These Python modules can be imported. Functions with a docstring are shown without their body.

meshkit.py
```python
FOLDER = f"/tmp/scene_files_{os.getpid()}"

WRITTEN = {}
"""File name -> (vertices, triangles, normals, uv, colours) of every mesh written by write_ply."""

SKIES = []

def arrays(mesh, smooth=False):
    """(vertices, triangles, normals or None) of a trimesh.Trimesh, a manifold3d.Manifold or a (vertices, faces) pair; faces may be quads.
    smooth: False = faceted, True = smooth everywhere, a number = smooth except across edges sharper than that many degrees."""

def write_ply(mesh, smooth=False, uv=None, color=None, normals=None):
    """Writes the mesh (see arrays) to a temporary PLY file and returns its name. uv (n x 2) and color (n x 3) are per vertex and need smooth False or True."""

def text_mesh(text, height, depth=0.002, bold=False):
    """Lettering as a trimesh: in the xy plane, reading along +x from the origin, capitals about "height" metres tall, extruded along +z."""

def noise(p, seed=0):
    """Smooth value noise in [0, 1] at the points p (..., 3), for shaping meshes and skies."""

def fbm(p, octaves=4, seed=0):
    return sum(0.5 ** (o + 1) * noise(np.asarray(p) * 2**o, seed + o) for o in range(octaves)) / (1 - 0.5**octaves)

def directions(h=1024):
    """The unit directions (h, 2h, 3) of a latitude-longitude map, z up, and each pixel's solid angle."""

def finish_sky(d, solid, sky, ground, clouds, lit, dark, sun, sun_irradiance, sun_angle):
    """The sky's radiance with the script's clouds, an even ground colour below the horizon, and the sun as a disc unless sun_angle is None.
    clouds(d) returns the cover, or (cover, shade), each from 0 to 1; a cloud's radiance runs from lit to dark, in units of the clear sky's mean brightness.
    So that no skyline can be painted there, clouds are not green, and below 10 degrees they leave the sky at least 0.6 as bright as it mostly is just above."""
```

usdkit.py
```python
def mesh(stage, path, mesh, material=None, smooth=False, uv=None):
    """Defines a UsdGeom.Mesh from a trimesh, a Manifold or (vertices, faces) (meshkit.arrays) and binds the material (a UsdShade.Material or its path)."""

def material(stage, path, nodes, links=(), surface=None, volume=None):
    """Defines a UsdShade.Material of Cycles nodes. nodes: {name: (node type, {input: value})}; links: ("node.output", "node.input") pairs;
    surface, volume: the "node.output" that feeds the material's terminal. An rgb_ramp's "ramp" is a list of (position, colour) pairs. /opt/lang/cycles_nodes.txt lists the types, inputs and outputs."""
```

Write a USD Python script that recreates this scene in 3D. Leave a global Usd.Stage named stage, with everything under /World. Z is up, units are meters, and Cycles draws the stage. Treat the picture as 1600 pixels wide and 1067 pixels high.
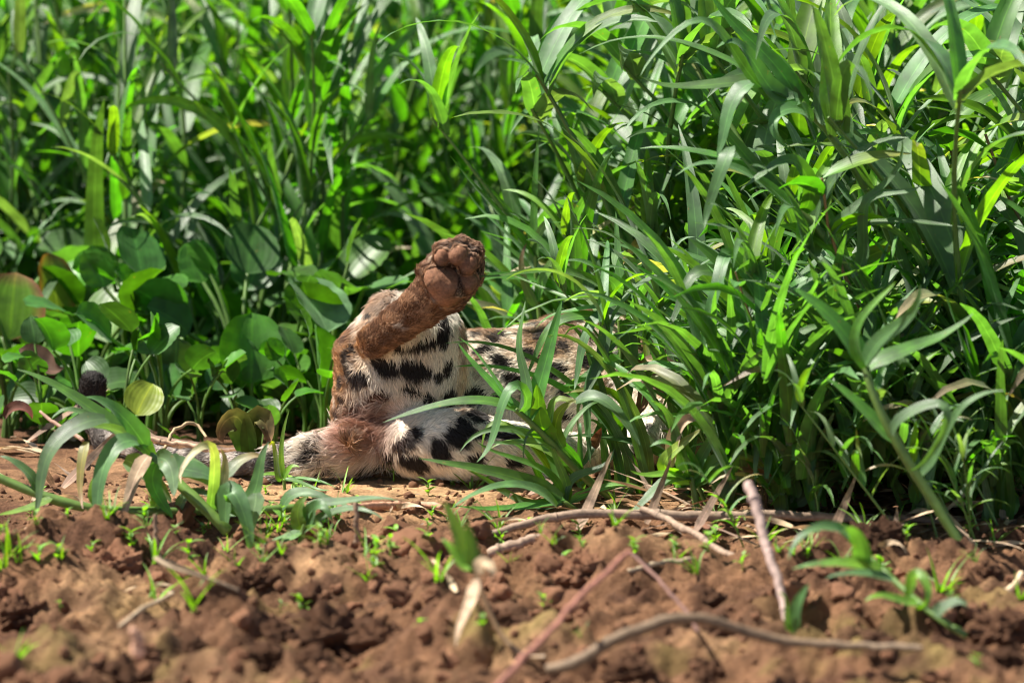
import math
import numpy as np
import trimesh
import usdkit
import meshkit
from pxr import Usd, UsdGeom, UsdLux, UsdShade, Sdf, Gf, Vt
from scipy.interpolate import CubicSpline

stage = Usd.Stage.CreateInMemory()
UsdGeom.SetStageUpAxis(stage, 'Z')
World = UsdGeom.Xform.Define(stage, '/World')

# ------------------------------------------------------------------ camera, sky, sun, exposure
PITCH = math.radians(9.0)
DIST = 20.0
AIM = np.array([0.0, 0.0, 0.2278])
EYE = AIM + DIST * np.array([0, -math.cos(PITCH), math.sin(PITCH)])
cam = UsdGeom.Camera.Define(stage, '/World/camera')
cam.CreateHorizontalApertureAttr(36.0)
cam.CreateFocalLengthAttr(450.0)
cam.CreateFStopAttr(3.5)
cam.CreateFocusDistanceAttr(DIST)
cam.CreateExposureAttr(1.66)
cam.AddTranslateOp().Set(Gf.Vec3d(*EYE))
cam.AddRotateXYZOp().Set(Gf.Vec3f(90 - math.degrees(PITCH), 0, 0))

TO_SUN = np.array([-0.52, 0.08, 0.85])
TO_SUN /= np.linalg.norm(TO_SUN)
usdkit.material(stage, '/World/Looks/sky', {
    'sky': ('sky_texture', {'sky_type': 'single_scattering', 'sun_disc': False,
                            'sun_elevation': float(math.asin(TO_SUN[2])),
                            'sun_rotation': float(math.atan2(TO_SUN[0], TO_SUN[1]))}),
    'bg': ('background_shader', {'strength': 0.05})}, [('sky.color', 'bg.color')], surface='bg.background')
dome = UsdLux.DomeLight.Define(stage, '/World/sky')
UsdShade.MaterialBindingAPI.Apply(dome.GetPrim()).Bind(UsdShade.Material.Get(stage, '/World/Looks/sky'))
dome.GetPrim().SetCustomDataByKey('kind', 'structure')
sun = UsdLux.DistantLight.Define(stage, '/World/sun')
sun.CreateIntensityAttr(1.25)
sun.CreateNormalizeAttr(True)
sun.CreateAngleAttr(0.5)
sun.CreateColorAttr(Gf.Vec3f(1.0, 0.95, 0.86))
_q = Gf.Rotation(Gf.Vec3d(0, 0, 1), Gf.Vec3d(*[float(c) for c in TO_SUN])).GetQuat()
sun.AddOrientOp().Set(Gf.Quatf(_q))


# ------------------------------------------------------------------ helpers
RIGHT = np.array([1.0, 0, 0])
FWD = np.array([0, math.cos(PITCH), -math.sin(PITCH)])
UPV = np.array([0, math.sin(PITCH), math.cos(PITCH)])
PX = 1.6 / 1600 / DIST


def at(u, v, y):
    """The point of the vertical plane at depth y that the photograph's pixel (1600 x 1067) shows."""
    d = FWD + RIGHT * (u - 800) * PX - UPV * (v - 533.5) * PX
    return EYE + d * (y - EYE[1]) / d[1]


def nrm(a):
    a = np.asarray(a, float)
    return a / np.maximum(np.linalg.norm(a, axis=-1, keepdims=True), 1e-12)


counts = {}


def path_for(name, parent=None):
    base = (str(parent.GetPath()) if parent else '/World') + '/' + name
    n = counts.get(base, 0)
    counts[base] = n + 1
    return base if n == 0 else f'{base}_{n:03d}'


def tag(p, label=None, cat=None, group=None, kind=None):
    p = p.GetPrim() if hasattr(p, 'GetPrim') else p
    for k, val in (('label', label), ('category', cat), ('group', group), ('kind', kind)):
        if val:
            p.SetCustomDataByKey(k, val)
    return p


def thing(name, label, cat, loc=(0, 0, 0), rotz=0.0, scale=1.0, group=None, tilt=(0.0, 0.0)):
    x = UsdGeom.Xform.Define(stage, path_for(name))
    x.AddTranslateOp().Set(Gf.Vec3d(*map(float, loc)))
    x.AddRotateXYZOp().Set(Gf.Vec3f(float(tilt[0]), float(tilt[1]), math.degrees(rotz)))
    x.AddScaleOp().Set(Gf.Vec3f(*([float(scale)] * 3)))
    return tag(x, label, cat, group)


def copy_of(src, name, loc, rotz=0.0, scale=1.0, label=None, group=None, tilt=(0.0, 0.0), cat=None):
    was = src.GetCustomData()
    p = thing(name, label or was['label'], cat or was['category'], loc, rotz, scale, group or was.get('group'), tilt)
    p.GetReferences().AddInternalReference(src.GetPath())
    p.SetInstanceable(True)
    return p


def part(name, geo, mat, parent=None, smooth=True):
    """geo: dict v, f, tint, uv."""
    m = usdkit.mesh(stage, path_for(name, parent), (geo['v'], geo['f']), '/World/Looks/' + mat, smooth, geo.get('uv'))
    if geo.get('tint') is not None:
        UsdGeom.PrimvarsAPI(m).CreatePrimvar('tint', Sdf.ValueTypeNames.Color3fArray, 'vertex').Set(
            Vt.Vec3fArray.FromNumpy(np.asarray(geo['tint'], np.float32)))
    return m.GetPrim()


def join(geos):
    v, f, t, uv, n = [], [], [], [], 0
    for g in geos:
        v.append(g['v']); f.append(g['f'] + n); n += len(g['v'])
        t.append(g['tint']); uv.append(g.get('uv') if g.get('uv') is not None else np.full((len(g['v']), 2), 0.25))
    return dict(v=np.vstack(v), f=np.vstack(f), tint=np.vstack(t), uv=np.vstack(uv))


def spline(pts, n):
    pts = np.asarray(pts, float)
    if len(pts) == 2:
        return pts[0] + np.linspace(0, 1, n)[:, None] * (pts[1] - pts[0])
    s = np.r_[0, np.cumsum(np.linalg.norm(np.diff(pts, axis=0), axis=1))]
    return CubicSpline(s / s[-1], pts)(np.linspace(0, 1, n))


def tangents(p):
    return nrm(np.gradient(p, axis=0))


def tube(p, r, tint, sides=8, cap=True):
    p = np.asarray(p, float)
    n = len(p)
    r = np.broadcast_to(np.asarray(r, float), (n,))
    T = tangents(p)
    ref = np.array([0, 1.0, 0]) if abs(T[0][1]) < 0.8 else np.array([1.0, 0, 0])
    A = nrm(ref - (T @ ref)[:, None] * T)
    B = np.cross(T, A)
    a = np.linspace(0, 2 * np.pi, sides, endpoint=False)
    v = p[:, None] + r[:, None, None] * (np.cos(a)[None, :, None] * A[:, None] + np.sin(a)[None, :, None] * B[:, None])
    v = v.reshape(-1, 3)
    i = np.arange(n - 1)[:, None] * sides
    j = np.arange(sides)[None, :]
    k = (j + 1) % sides
    q = np.stack([i + j, i + k, i + sides + k, i + sides + j], -1).reshape(-1, 4)
    f = np.vstack([q[:, [0, 1, 2]], q[:, [0, 2, 3]]])
    if cap:
        c0, c1 = len(v), len(v) + 1
        v = np.vstack([v, p[0] - T[0] * r[0] * .3, p[-1] + T[-1] * r[-1] * .3])
        jj = np.arange(sides)
        f = np.vstack([f, np.stack([np.full(sides, c0), (jj + 1) % sides, jj], 1),
                       np.stack([np.full(sides, c1), (n - 1) * sides + jj, (n - 1) * sides + (jj + 1) % sides], 1)])
    tint = np.asarray(tint, float)
    t = np.repeat(tint, sides, axis=0) if tint.ndim == 2 else np.tile(tint, (n * sides, 1))
    if cap:
        t = np.vstack([t, t[:1], t[-1:]])
    return dict(v=v, f=f, tint=t, uv=np.full((len(v), 2), 0.25))


COLS = np.array([-1, -0.55, 0, 0.55, 1.0])


def blade(p, side, N, width, tint, fold=0.18, shape='grass', wav=0.0, seed=0):
    """A leaf: p (n,3) midrib, side/N (n,3) frame, width its widest, tint (n,3)."""
    n = len(p)
    t = np.linspace(0, 1, n)
    if shape == 'grass':
        w = np.minimum(1, 0.45 + t / 0.22) * np.clip(1 - t, 0, 1) ** 0.62 * 1.12
    elif shape == 'lance':
        w = np.sin(np.pi * np.clip(t, 0, 1) ** 0.8) ** 0.8 + 0.03
    else:
        w = np.sqrt(np.clip(1 - (2 * t - 1) ** 2, 0, 1)) * (1.08 - 0.25 * t) + 0.02
    w[-1] = 0.02
    hw = width / 2 * w
    rng = np.random.default_rng(seed)
    wob = wav * width * np.stack([np.sin(t * rng.uniform(5, 11) * np.pi + rng.uniform(0, 6)) for _ in range(2)], 1)
    v = np.empty((n, 5, 3))
    for c, x in enumerate(COLS):
        lift = fold * (abs(x) ** 1.5) * hw + (wob[:, 0] if x < -0.7 else wob[:, 1] if x > 0.7 else 0)
        v[:, c] = p + side * (hw * x)[:, None] + N * np.asarray(lift)[:, None]
    v = v.reshape(-1, 3)
    i = np.arange(n - 1)[:, None] * 5
    j = np.arange(4)[None, :]
    q = np.stack([i + j, i + j + 1, i + 5 + j + 1, i + 5 + j], -1).reshape(-1, 4)
    f = np.vstack([q[:, [0, 1, 2]], q[:, [0, 2, 3]]])
    uv = np.stack([np.tile((COLS + 1) / 2, n), np.repeat(t, 5)], 1)
    tint = np.asarray(tint, float)
    tint = np.tile(tint, (n, 1)) if tint.ndim == 1 else tint
    return dict(v=v, f=f, tint=np.repeat(tint, 5, axis=0), uv=uv)


GREEN = np.array([0.043, 0.142, 0.009])
BLUE = np.array([0.052, 0.128, 0.034])
LIME = np.array([0.098, 0.215, 0.009])
YEL = np.array([0.20, 0.20, 0.035])
BROWN = np.array([0.20, 0.105, 0.055])
STRAW = np.array([0.40, 0.30, 0.19])
GREY = np.array([0.26, 0.18, 0.125])
TINTS = dict(g=GREEN, b=BLUE, l=LIME, y=YEL, n=BROWN, s=STRAW, k=GREY, r=np.array([0.17, 0.05, 0.02]), p=np.array([.095, .165, .070]), d=np.array([.06, .032, .018]))  # p: leaf green paled by a sheen put into the colour


def grad(codes, n):
    """'g' one tint, 'gyn' runs from the base's tint to the tip's."""
    c = np.array([TINTS[x] for x in codes])
    if len(c) == 1:
        return np.tile(c, (n, 1))
    x = np.linspace(0, 1, n) ** 1.6 * (len(c) - 1)
    k = np.minimum(x.astype(int), len(c) - 2)
    return c[k] + (x - k)[:, None] * (c[k + 1] - c[k])


# ------------------------------------------------------------------ materials
def leaf_material(name, rough, trans, spec=0.5, bump=0.25, vary=0.3, veins=26.0, gain=(2.3, 2.5, 0.5), patchy=0.35):
    usdkit.material(stage, '/World/Looks/' + name, {
        'a': ('attribute', {'attribute': 'tint'}),
        'rnd': ('object_info', {}),
        'val': ('map_range', {'from_min': 0.0, 'from_max': 1.0, 'to_min': 1 - vary, 'to_max': 1 + vary}),
        'hue': ('map_range', {'from_min': 0.0, 'from_max': 1.0, 'to_min': 0.487, 'to_max': 0.508}),
        'hs': ('hsv', {'saturation': 1.0, 'fac': 1.0}),
        'uv': ('uvmap', {'attribute': 'st'}),
        'sep': ('separate_xyz', {}),
        'rib': ('rgb_ramp', {'ramp': [(0, (1, 1, 1)), (0.40, (0.92, 0.92, 0.92)), (0.465, (1.0, 1.0, 1.0)), (0.49, (1.7, 1.55, 1.7)), (0.51, (1.7, 1.55, 1.7)),
                                      (0.535, (1, 1, 1)), (0.60, (0.92, 0.92, 0.92)), (1, (1, 1, 1))]}),
        'geo': ('geometry', {}),
        'ns': ('noise_texture', {'scale': 34.0, 'detail': 3.0}),
        'nr': ('map_range', {'from_min': 0.3, 'from_max': 0.7, 'to_min': 1 - patchy, 'to_max': 1 + patchy}),
        'm1': ('mix', {'mix_type': 'multiply', 'fac': 1.0}),
        'm2': ('vector_math', {'math_type': 'scale'}),
        'sp': ('noise_texture', {'scale': 95.0, 'detail': 4.0, 'roughness': 0.7}),
        'spr': ('map_range', {'from_min': 0.665, 'from_max': 0.72, 'to_min': 0.0, 'to_max': 0.75, 'clamp': True}),
        'm3': ('mix', {'mix_type': 'mix', 'color2': (0.20, 0.12, 0.04)}),
        'str': ('math', {'math_type': 'multiply', 'value2': veins * 6.2832}),
        'sn': ('math', {'math_type': 'sine'}),
        'bp': ('bump', {'strength': bump, 'distance': 0.0006}),
        'p': ('principled_bsdf', {'roughness': rough, 'specular_ior_level': spec, 'sheen_weight': 0.13 if name == 'grass_blade' else 0.05, 'sheen_roughness': 0.45, 'sheen_tint': (0.85, 1.0, 0.9)}),
        'tg': ('vector_math', {'math_type': 'multiply', 'vector2': gain}),
        'tr': ('translucent_bsdf', {}),
        'mx': ('mix_closure', {'fac': trans}),
    }, [('rnd.random', 'val.value'), ('rnd.random', 'hue.value'), ('hue.result', 'hs.hue'), ('val.result', 'hs.value'),
        ('a.color', 'hs.color'), ('uv.UV', 'sep.vector'), ('sep.x', 'rib.fac'), ('hs.color', 'm1.color1'), ('rib.color', 'm1.color2'),
        ('geo.position', 'ns.vector'), ('ns.fac', 'nr.value'), ('m1.color', 'm2.vector1'), ('nr.result', 'm2.scale'),
        ('sep.x', 'str.value1'), ('str.value', 'sn.value1'), ('sn.value', 'bp.height'), ('bp.normal', 'p.normal'),
        ('geo.position', 'sp.vector'), ('sp.fac', 'spr.value'), ('spr.result', 'm3.fac'), ('m2.vector', 'm3.color1'), ('m3.color', 'p.base_color'), ('m3.color', 'tg.vector1'), ('tg.vector', 'tr.color'),
        ('p.BSDF', 'mx.closure1'), ('tr.BSDF', 'mx.closure2')], surface='mx.closure')


leaf_material('grass_blade', 0.46, 0.42, spec=0.75)
leaf_material('broad_leaf', 0.46, 0.32, spec=0.4, veins=9.0, bump=0.12)
leaf_material('dry_leaf', 0.75, 0.18, spec=0.2, gain=(1.1, 1.0, 0.8), patchy=0.6, vary=0.2)


def plain_material(name, rough, spec, nscale, amount, bump, dist=0.002, vary=0.2):
    usdkit.material(stage, '/World/Looks/' + name, {
        'a': ('attribute', {'attribute': 'tint'}),
        'rnd': ('object_info', {}),
        'tc': ('texture_coordinate', {}),
        'ns': ('noise_texture', {'scale': nscale, 'detail': 5.0, 'roughness': 0.65}),
        'nr': ('map_range', {'from_min': 0.3, 'from_max': 0.7, 'to_min': 1 - amount, 'to_max': 1 + amount}),
        'vr': ('map_range', {'from_min': 0.0, 'from_max': 1.0, 'to_min': 1 - vary, 'to_max': 1 + vary}),
        'mm': ('math', {'math_type': 'multiply'}),
        'sc': ('vector_math', {'math_type': 'scale'}),
        'bp': ('bump', {'strength': bump, 'distance': dist}),
        'p': ('principled_bsdf', {'roughness': rough, 'specular_ior_level': spec}),
    }, [('tc.object', 'ns.vector'), ('ns.fac', 'nr.value'), ('rnd.random', 'vr.value'), ('nr.result', 'mm.value1'), ('vr.result', 'mm.value2'),
        ('a.color', 'sc.vector1'), ('mm.value', 'sc.scale'), ('sc.vector', 'p.base_color'), ('ns.fac', 'bp.height'), ('bp.normal', 'p.normal')],
        surface='p.BSDF')


plain_material('green_stem', 0.45, 0.4, 60.0, 0.25, 0.2)
plain_material('dead_cane', 0.7, 0.25, 90.0, 0.45, 0.5)
plain_material('hide', 0.8, 0.15, 220.0, 0.35, 0.6, 0.002)
plain_material('clod', 0.95, 0.1, 130.0, 0.45, 0.9, 0.006)
usdkit.material(stage, '/World/Looks/fur', {
    'a': ('attribute', {'attribute': 'tint'}),
    'p': ('principled_bsdf', {'roughness': 0.5, 'specular_ior_level': 0.25})}, [('a.color', 'p.base_color')], surface='p.BSDF')
usdkit.material(stage, '/World/Looks/soil', {
    'g': ('geometry', {}),
    'a': ('attribute', {'attribute': 'tint'}),
    'n1': ('noise_texture', {'scale': 26.0, 'detail': 8.0, 'roughness': 0.7}),
    'n2': ('noise_texture', {'scale': 240.0, 'detail': 5.0, 'roughness': 0.7}),
    'r1': ('map_range', {'from_min': 0.3, 'from_max': 0.7, 'to_min': 0.50, 'to_max': 1.5}),
    'r2': ('map_range', {'from_min': 0.3, 'from_max': 0.7, 'to_min': 0.6, 'to_max': 1.45}),
    'm': ('math', {'math_type': 'multiply'}),
    's': ('vector_math', {'math_type': 'scale'}),
    'b1': ('bump', {'strength': 0.8, 'distance': 0.006}),
    'b2': ('bump', {'strength': 0.9, 'distance': 0.02}),
    'p': ('principled_bsdf', {'roughness': 0.95, 'specular_ior_level': 0.1}),
}, [('g.position', 'n1.vector'), ('g.position', 'n2.vector'), ('n1.fac', 'r1.value'), ('n2.fac', 'r2.value'), ('r1.result', 'm.value1'), ('r2.result', 'm.value2'),
    ('a.color', 's.vector1'), ('m.value', 's.scale'), ('s.vector', 'p.base_color'), ('n1.fac', 'b2.height'), ('n2.fac', 'b1.height'), ('b2.normal', 'b1.normal'), ('b1.normal', 'p.normal')],
    surface='p.BSDF')

# ------------------------------------------------------------------ ground
def flat(u, v):
    """Pixel on the level z = 0."""
    d = FWD + RIGHT * (u - 800) * PX - UPV * (v - 533.5) * PX
    return EYE + d * (-EYE[2] / d[2])


LUMPS = []   # x, y, half-width x, half-width y, height
for u, v, a, b, h in ((170, 872, .16, .09, .055), (60, 905, .10, .08, .03), (540, 868, .035, .05, .06), (620, 905, .16, .09, .02), (905, 905, .09, .07, .05), (860, 895, .05, .05, .02),
                      (330, 905, .2, .08, .028), (1130, 905, .16, .1, .028), (1400, 900, .2, .1, .03), (1440, 985, .08, .05, .03), (700, 960, .06, .06, .028),
                      (300, 985, .12, .08, .035), (760, 1010, .14, .09, .035), (1150, 1030, .2, .1, .03), (80, 1040, .13, .1, .03), (1460, 1050, .16, .1, .03), (430, 1045, .08, .08, .02),
                      (520, 1000, .09, .10, -.075), (200, 1048, .055, .08, -.065), (50, 955, .06, .06, -.05), (590, 1015, .06, .06, -.05), (240, 905, .09, .04, -.05),
                      (990, 1035, .12, .05, -.05), (420, 960, .04, .05, -.05), (270, 985, .03, .04, -.035), (1090, 880, .12, .05, -.02), (720, 930, .03, .05, -.05),
                      (1010, 930, .03, .04, -.04), (1330, 935, .05, .05, -.03), (1350, 1000, .08, .05, -.04), (1240, 920, .06, .05, -.02)):
    p = flat(u, v)
    LUMPS.append((p[0], p[1], a, b, h))


def height(x, y):
    x, y = np.asarray(x, float), np.asarray(y, float)
    P = np.stack([x, y, np.zeros_like(x)], -1)
    front = np.clip((-y - 0.12) / 0.5, 0, 1)
    near = ((np.abs(x) < 3) & (y > -4) & (y < 2.5)).astype(float)
    z = (meshkit.fbm(P * 3.0 + 7.3, 3, 5) - 0.5) * (0.02 + 0.10 * front)
    z = z + (meshkit.fbm(P * 7.0 + 1.7, 3, 6) - 0.5) * 0.085 * front
    for lx, ly, a, b, h in LUMPS:
        z = z + h * np.exp(-(((x - lx) / a) ** 2 + ((y - ly) / b) ** 2))
    rid = 1 - np.abs(2 * meshkit.fbm(P * 9.0 + 3.1, 4, 11) - 1)
    z = z + (rid - 0.75) * 0.085 * (0.12 + 0.88 * front)
    z = z + (meshkit.fbm(P * 34.0, 3, 21) - 0.5) * (0.006 + 0.034 * front) * near
    z = z + (meshkit.fbm(P * 90.0, 2, 31) - 0.5) * (0.004 + 0.012 * front) * near
    z = z - 0.10 * np.clip((y - 0.35) / 1.0, 0, 1) ** 1.2 + 0.17 * np.clip(y - 1.35, 0, 4.0)
    return z


def grid_axis(lo, hi, step, far):
    a = np.arange(lo, hi + step / 2, step)
    g, out, s = [], hi, step
    while out < far:
        s *= 1.28
        out += s
        g.append(out)
    g2, out, s = [], lo, step
    while out > -far:
        s *= 1.28
        out -= s
        g2.append(out)
    return np.r_[g2[::-1], a, g]


gx, gy = grid_axis(-1.0, 1.0, 0.0075, 90), grid_axis(-2.5, 0.7, 0.0085, 90)
GX, GY = np.meshgrid(gx, gy, indexing='ij')
GZ = height(GX, GY)
gv = np.stack([GX, GY, GZ], -1).reshape(-1, 3)
nx, ny = GX.shape
ii, jj = np.meshgrid(np.arange(nx - 1), np.arange(ny - 1), indexing='ij')
q = np.stack([ii * ny + jj, (ii + 1) * ny + jj, (ii + 1) * ny + jj + 1, ii * ny + jj + 1], -1).reshape(-1, 4)
RED, SAND, DARK, MOSS = np.array([.160, .082, .043]), np.array([.40, .245, .125]), np.array([.075, .036, .022]), np.array([.20, .16, .05])
P2 = gv * np.array([1, 1, 0])
mixn = meshkit.fbm(P2 * 5.0 + 2, 4, 41)
gt = RED + (SAND - RED) * np.clip((mixn - .50) * 4, 0, 1)[:, None] * .55
near_sand = np.exp(-((gv[:, 0] + .12) / .42) ** 2 - ((gv[:, 1] + .02) / .20) ** 2)
gt = gt + (SAND - gt) * (near_sand * .95)[:, None]
gt = gt + (MOSS - gt) * (np.clip((meshkit.fbm(P2 * 7 + 9, 4, 51) - .56) * 7, 0, 1) * np.clip((-gv[:, 1] - .8) / .5, 0, 1) * .6)[:, None]
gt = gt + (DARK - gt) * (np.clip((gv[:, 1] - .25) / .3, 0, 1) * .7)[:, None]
gt = gt + (DARK - gt) * (np.clip((meshkit.fbm(P2 * 11 + 4, 3, 61) - .48) * 5, 0, 1) * .75)[:, None]
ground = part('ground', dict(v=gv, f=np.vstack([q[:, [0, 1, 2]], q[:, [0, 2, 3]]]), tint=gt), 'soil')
tag(ground, 'reddish brown bare clay ground with lumps and hollows', None, None, 'structure')


def gpt(u, v):
    """Pixel on the ground's surface."""
    d = nrm(FWD + RIGHT * (u - 800) * PX - UPV * (v - 533.5) * PX)
    s0 = (0.16 - EYE[2]) / d[2]
    s = s0 + np.arange(0, 2.6, 0.004)
    p = EYE + d * s[:, None]
    below = p[:, 2] < height(p[:, 0], p[:, 1])
    return p[np.argmax(below)] if below.any() else p[-1]


def on(x, y):
    return np.array([x, y, float(height(x, y))])


# ------------------------------------------------------------------ jaguar
def jag(u, v, y):
    return at(u, v, y)


K = 0.001
BONES = []   # a, b, ra, rb, k


def bone(a, b, k=0.03):
    BONES.append((jag(*a[:3]), jag(*b[:3]), a[3] * K, b[3] * K, k))


def chain(pts, k=0.03):
    for a, b in zip(pts[:-1], pts[1:]):
        bone(a, b, k)


# torso, neck, head
chain([(650, 662, .15, 72), (735, 625, .22, 98), (860, 615, .25, 104), (925, 602, .26, 108), (1010, 622, .28, 98), (1100, 648, .28, 70), (1190, 655, .25, 62)], .04)
chain([(1190, 655, .25, 60), (1262, 678, .20, 38), (1290, 684, .185, 32)], .03)
bone((1165, 600, .24, 20), (1172, 585, .24, 13), .02)
bone((1215, 612, .32, 20), (1226, 598, .33, 13), .02)
# forelegs folded on the chest and on the ground
chain([(960, 585, .20, 48), (1045, 660, .08, 36), (1005, 694, .035, 27), (985, 700, .03, 30)], .02)
chain([(1000, 640, .28, 48), (1110, 705, .16, 34), (1190, 722, .08, 28), (1225, 722, .07, 32)], .02)
# hind leg on the ground
chain([(655, 694, .045, 54), (725, 694, .02, 50), (800, 706, .0, 40), (866, 712, .0, 36)], .025)
chain([(866, 712, .0, 36), (960, 706, .09, 25), (1070, 700, .13, 24), (1110, 700, .12, 32)], .02)
# raised thigh
chain([(603, 640, .14, 86), (604, 585, .12, 74), (640, 530, .11, 62), (672, 532, .10, 46)], .03)
chain([(640, 620, .14, 84), (664, 580, .11, 58), (674, 532, .10, 45)], .03)
# shank from the knee back to the heel
chain([(672, 520, .095, 44), (618, 506, .07, 42), (583, 533, .045, 28)], .015)
bone((552, 550, .10, 30), (606, 492, .085, 30), .02)
# tail
chain([(600, 688, .085, 46), (548, 702, .05, 36), (486, 714, .035, 27), (430, 724, .05, 20), (370, 725, .075, 14), (300, 717, .12, 12), (215, 703, .20, 12),
       (160, 690, .27, 13), (146, 660, .30, 14), (142, 628, .30, 17), (145, 602, .295, 22)], .02)
# metatarsus and paw
META = len(BONES)
chain([(586, 532, .01, 25), (624, 505, -.012, 28), (660, 478, -.028, 32), (688, 453, -.032, 37)], .010)
chain([(690, 450, -.030, 39), (706, 428, -.028, 42), (716, 412, -.024, 39)], .012)
TIPS = [(692, 394, 15), (718, 387, 16), (738, 397, 16), (738, 436, 15), (664, 425, 14), (708, 466, 20)]
for a, b, r in TIPS:
    bone((a, b, -.040, r), (a + 2, b - 2, -.034, r), .006)
BONES.append((jag(545, 691, -.004), jag(547, 693, -.010), .008, .006, .006))
PADBONES = [((689, 404, -.071, 12), (691, 399, -.070, 11)), ((714, 401, -.072, 14), (717, 397, -.070, 13)), ((730, 416, -.070, 14), (734, 411, -.068, 13)), ((728, 446, -.066, 15), (733, 440, -.063, 14)),
            ((677, 432, -.068, 14), (681, 438, -.069, 15)), ((687, 442, -.068, 20), (697, 447, -.067, 22)), ((697, 460, -.062, 17), (703, 457, -.062, 16))]
PADBONES = [((a[0], a[1], a[2] - .006, a[3] + 1.0), (b[0], b[1], b[2] - .006, b[3] + 1.0)) for a, b in PADBONES]
for i, (a, b) in enumerate(PADBONES):
    bone(a, b, .002 if i < 4 else (.003 if i == 4 else .014))


def stepped(lo, a, b, hi, coarse=.0046, fine=.0020):
    return np.r_[np.arange(lo, a, coarse), np.arange(a, b, fine), np.arange(b, hi, coarse)]


axes = [stepped(-.72, -.155, -.045, .55), stepped(-.13, -.105, -.045, .46), stepped(-.06, .265, .385, .46)]
dims = np.array([len(a) for a in axes])
F = np.full(dims, 0.05, np.float32)
OWNER = []
for a, b, ra, rb, k in BONES:
    m = max(ra, rb) + k + 0.012
    l = np.array([np.searchsorted(axes[i], min(a[i], b[i]) - m) for i in range(3)])
    u = np.array([np.searchsorted(axes[i], max(a[i], b[i]) + m) for i in range(3)])
    if (u <= l).any():
        continue
    X, Y, Z = (axes[i][l[i]:u[i]] for i in range(3))
    ba = b - a
    L2 = max(float(ba @ ba), 1e-9)
    px, py, pz = X[:, None, None] - a[0], Y[None, :, None] - a[1], Z[None, None, :] - a[2]
    t = np.clip((px * ba[0] + py * ba[1] + pz * ba[2]) / L2, 0, 1)
    d = np.sqrt((px - t * ba[0]) ** 2 + (py - t * ba[1]) ** 2 + (pz - t * ba[2]) ** 2) - (ra + t * (rb - ra))
    S = F[l[0]:u[0], l[1]:u[1], l[2]:u[2]]
    hh = np.clip(0.5 + 0.5 * (S - d) / k, 0, 1)
    F[l[0]:u[0], l[1]:u[1], l[2]:u[2]] = S + (d - S) * hh - k * hh * (1 - hh)


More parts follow.
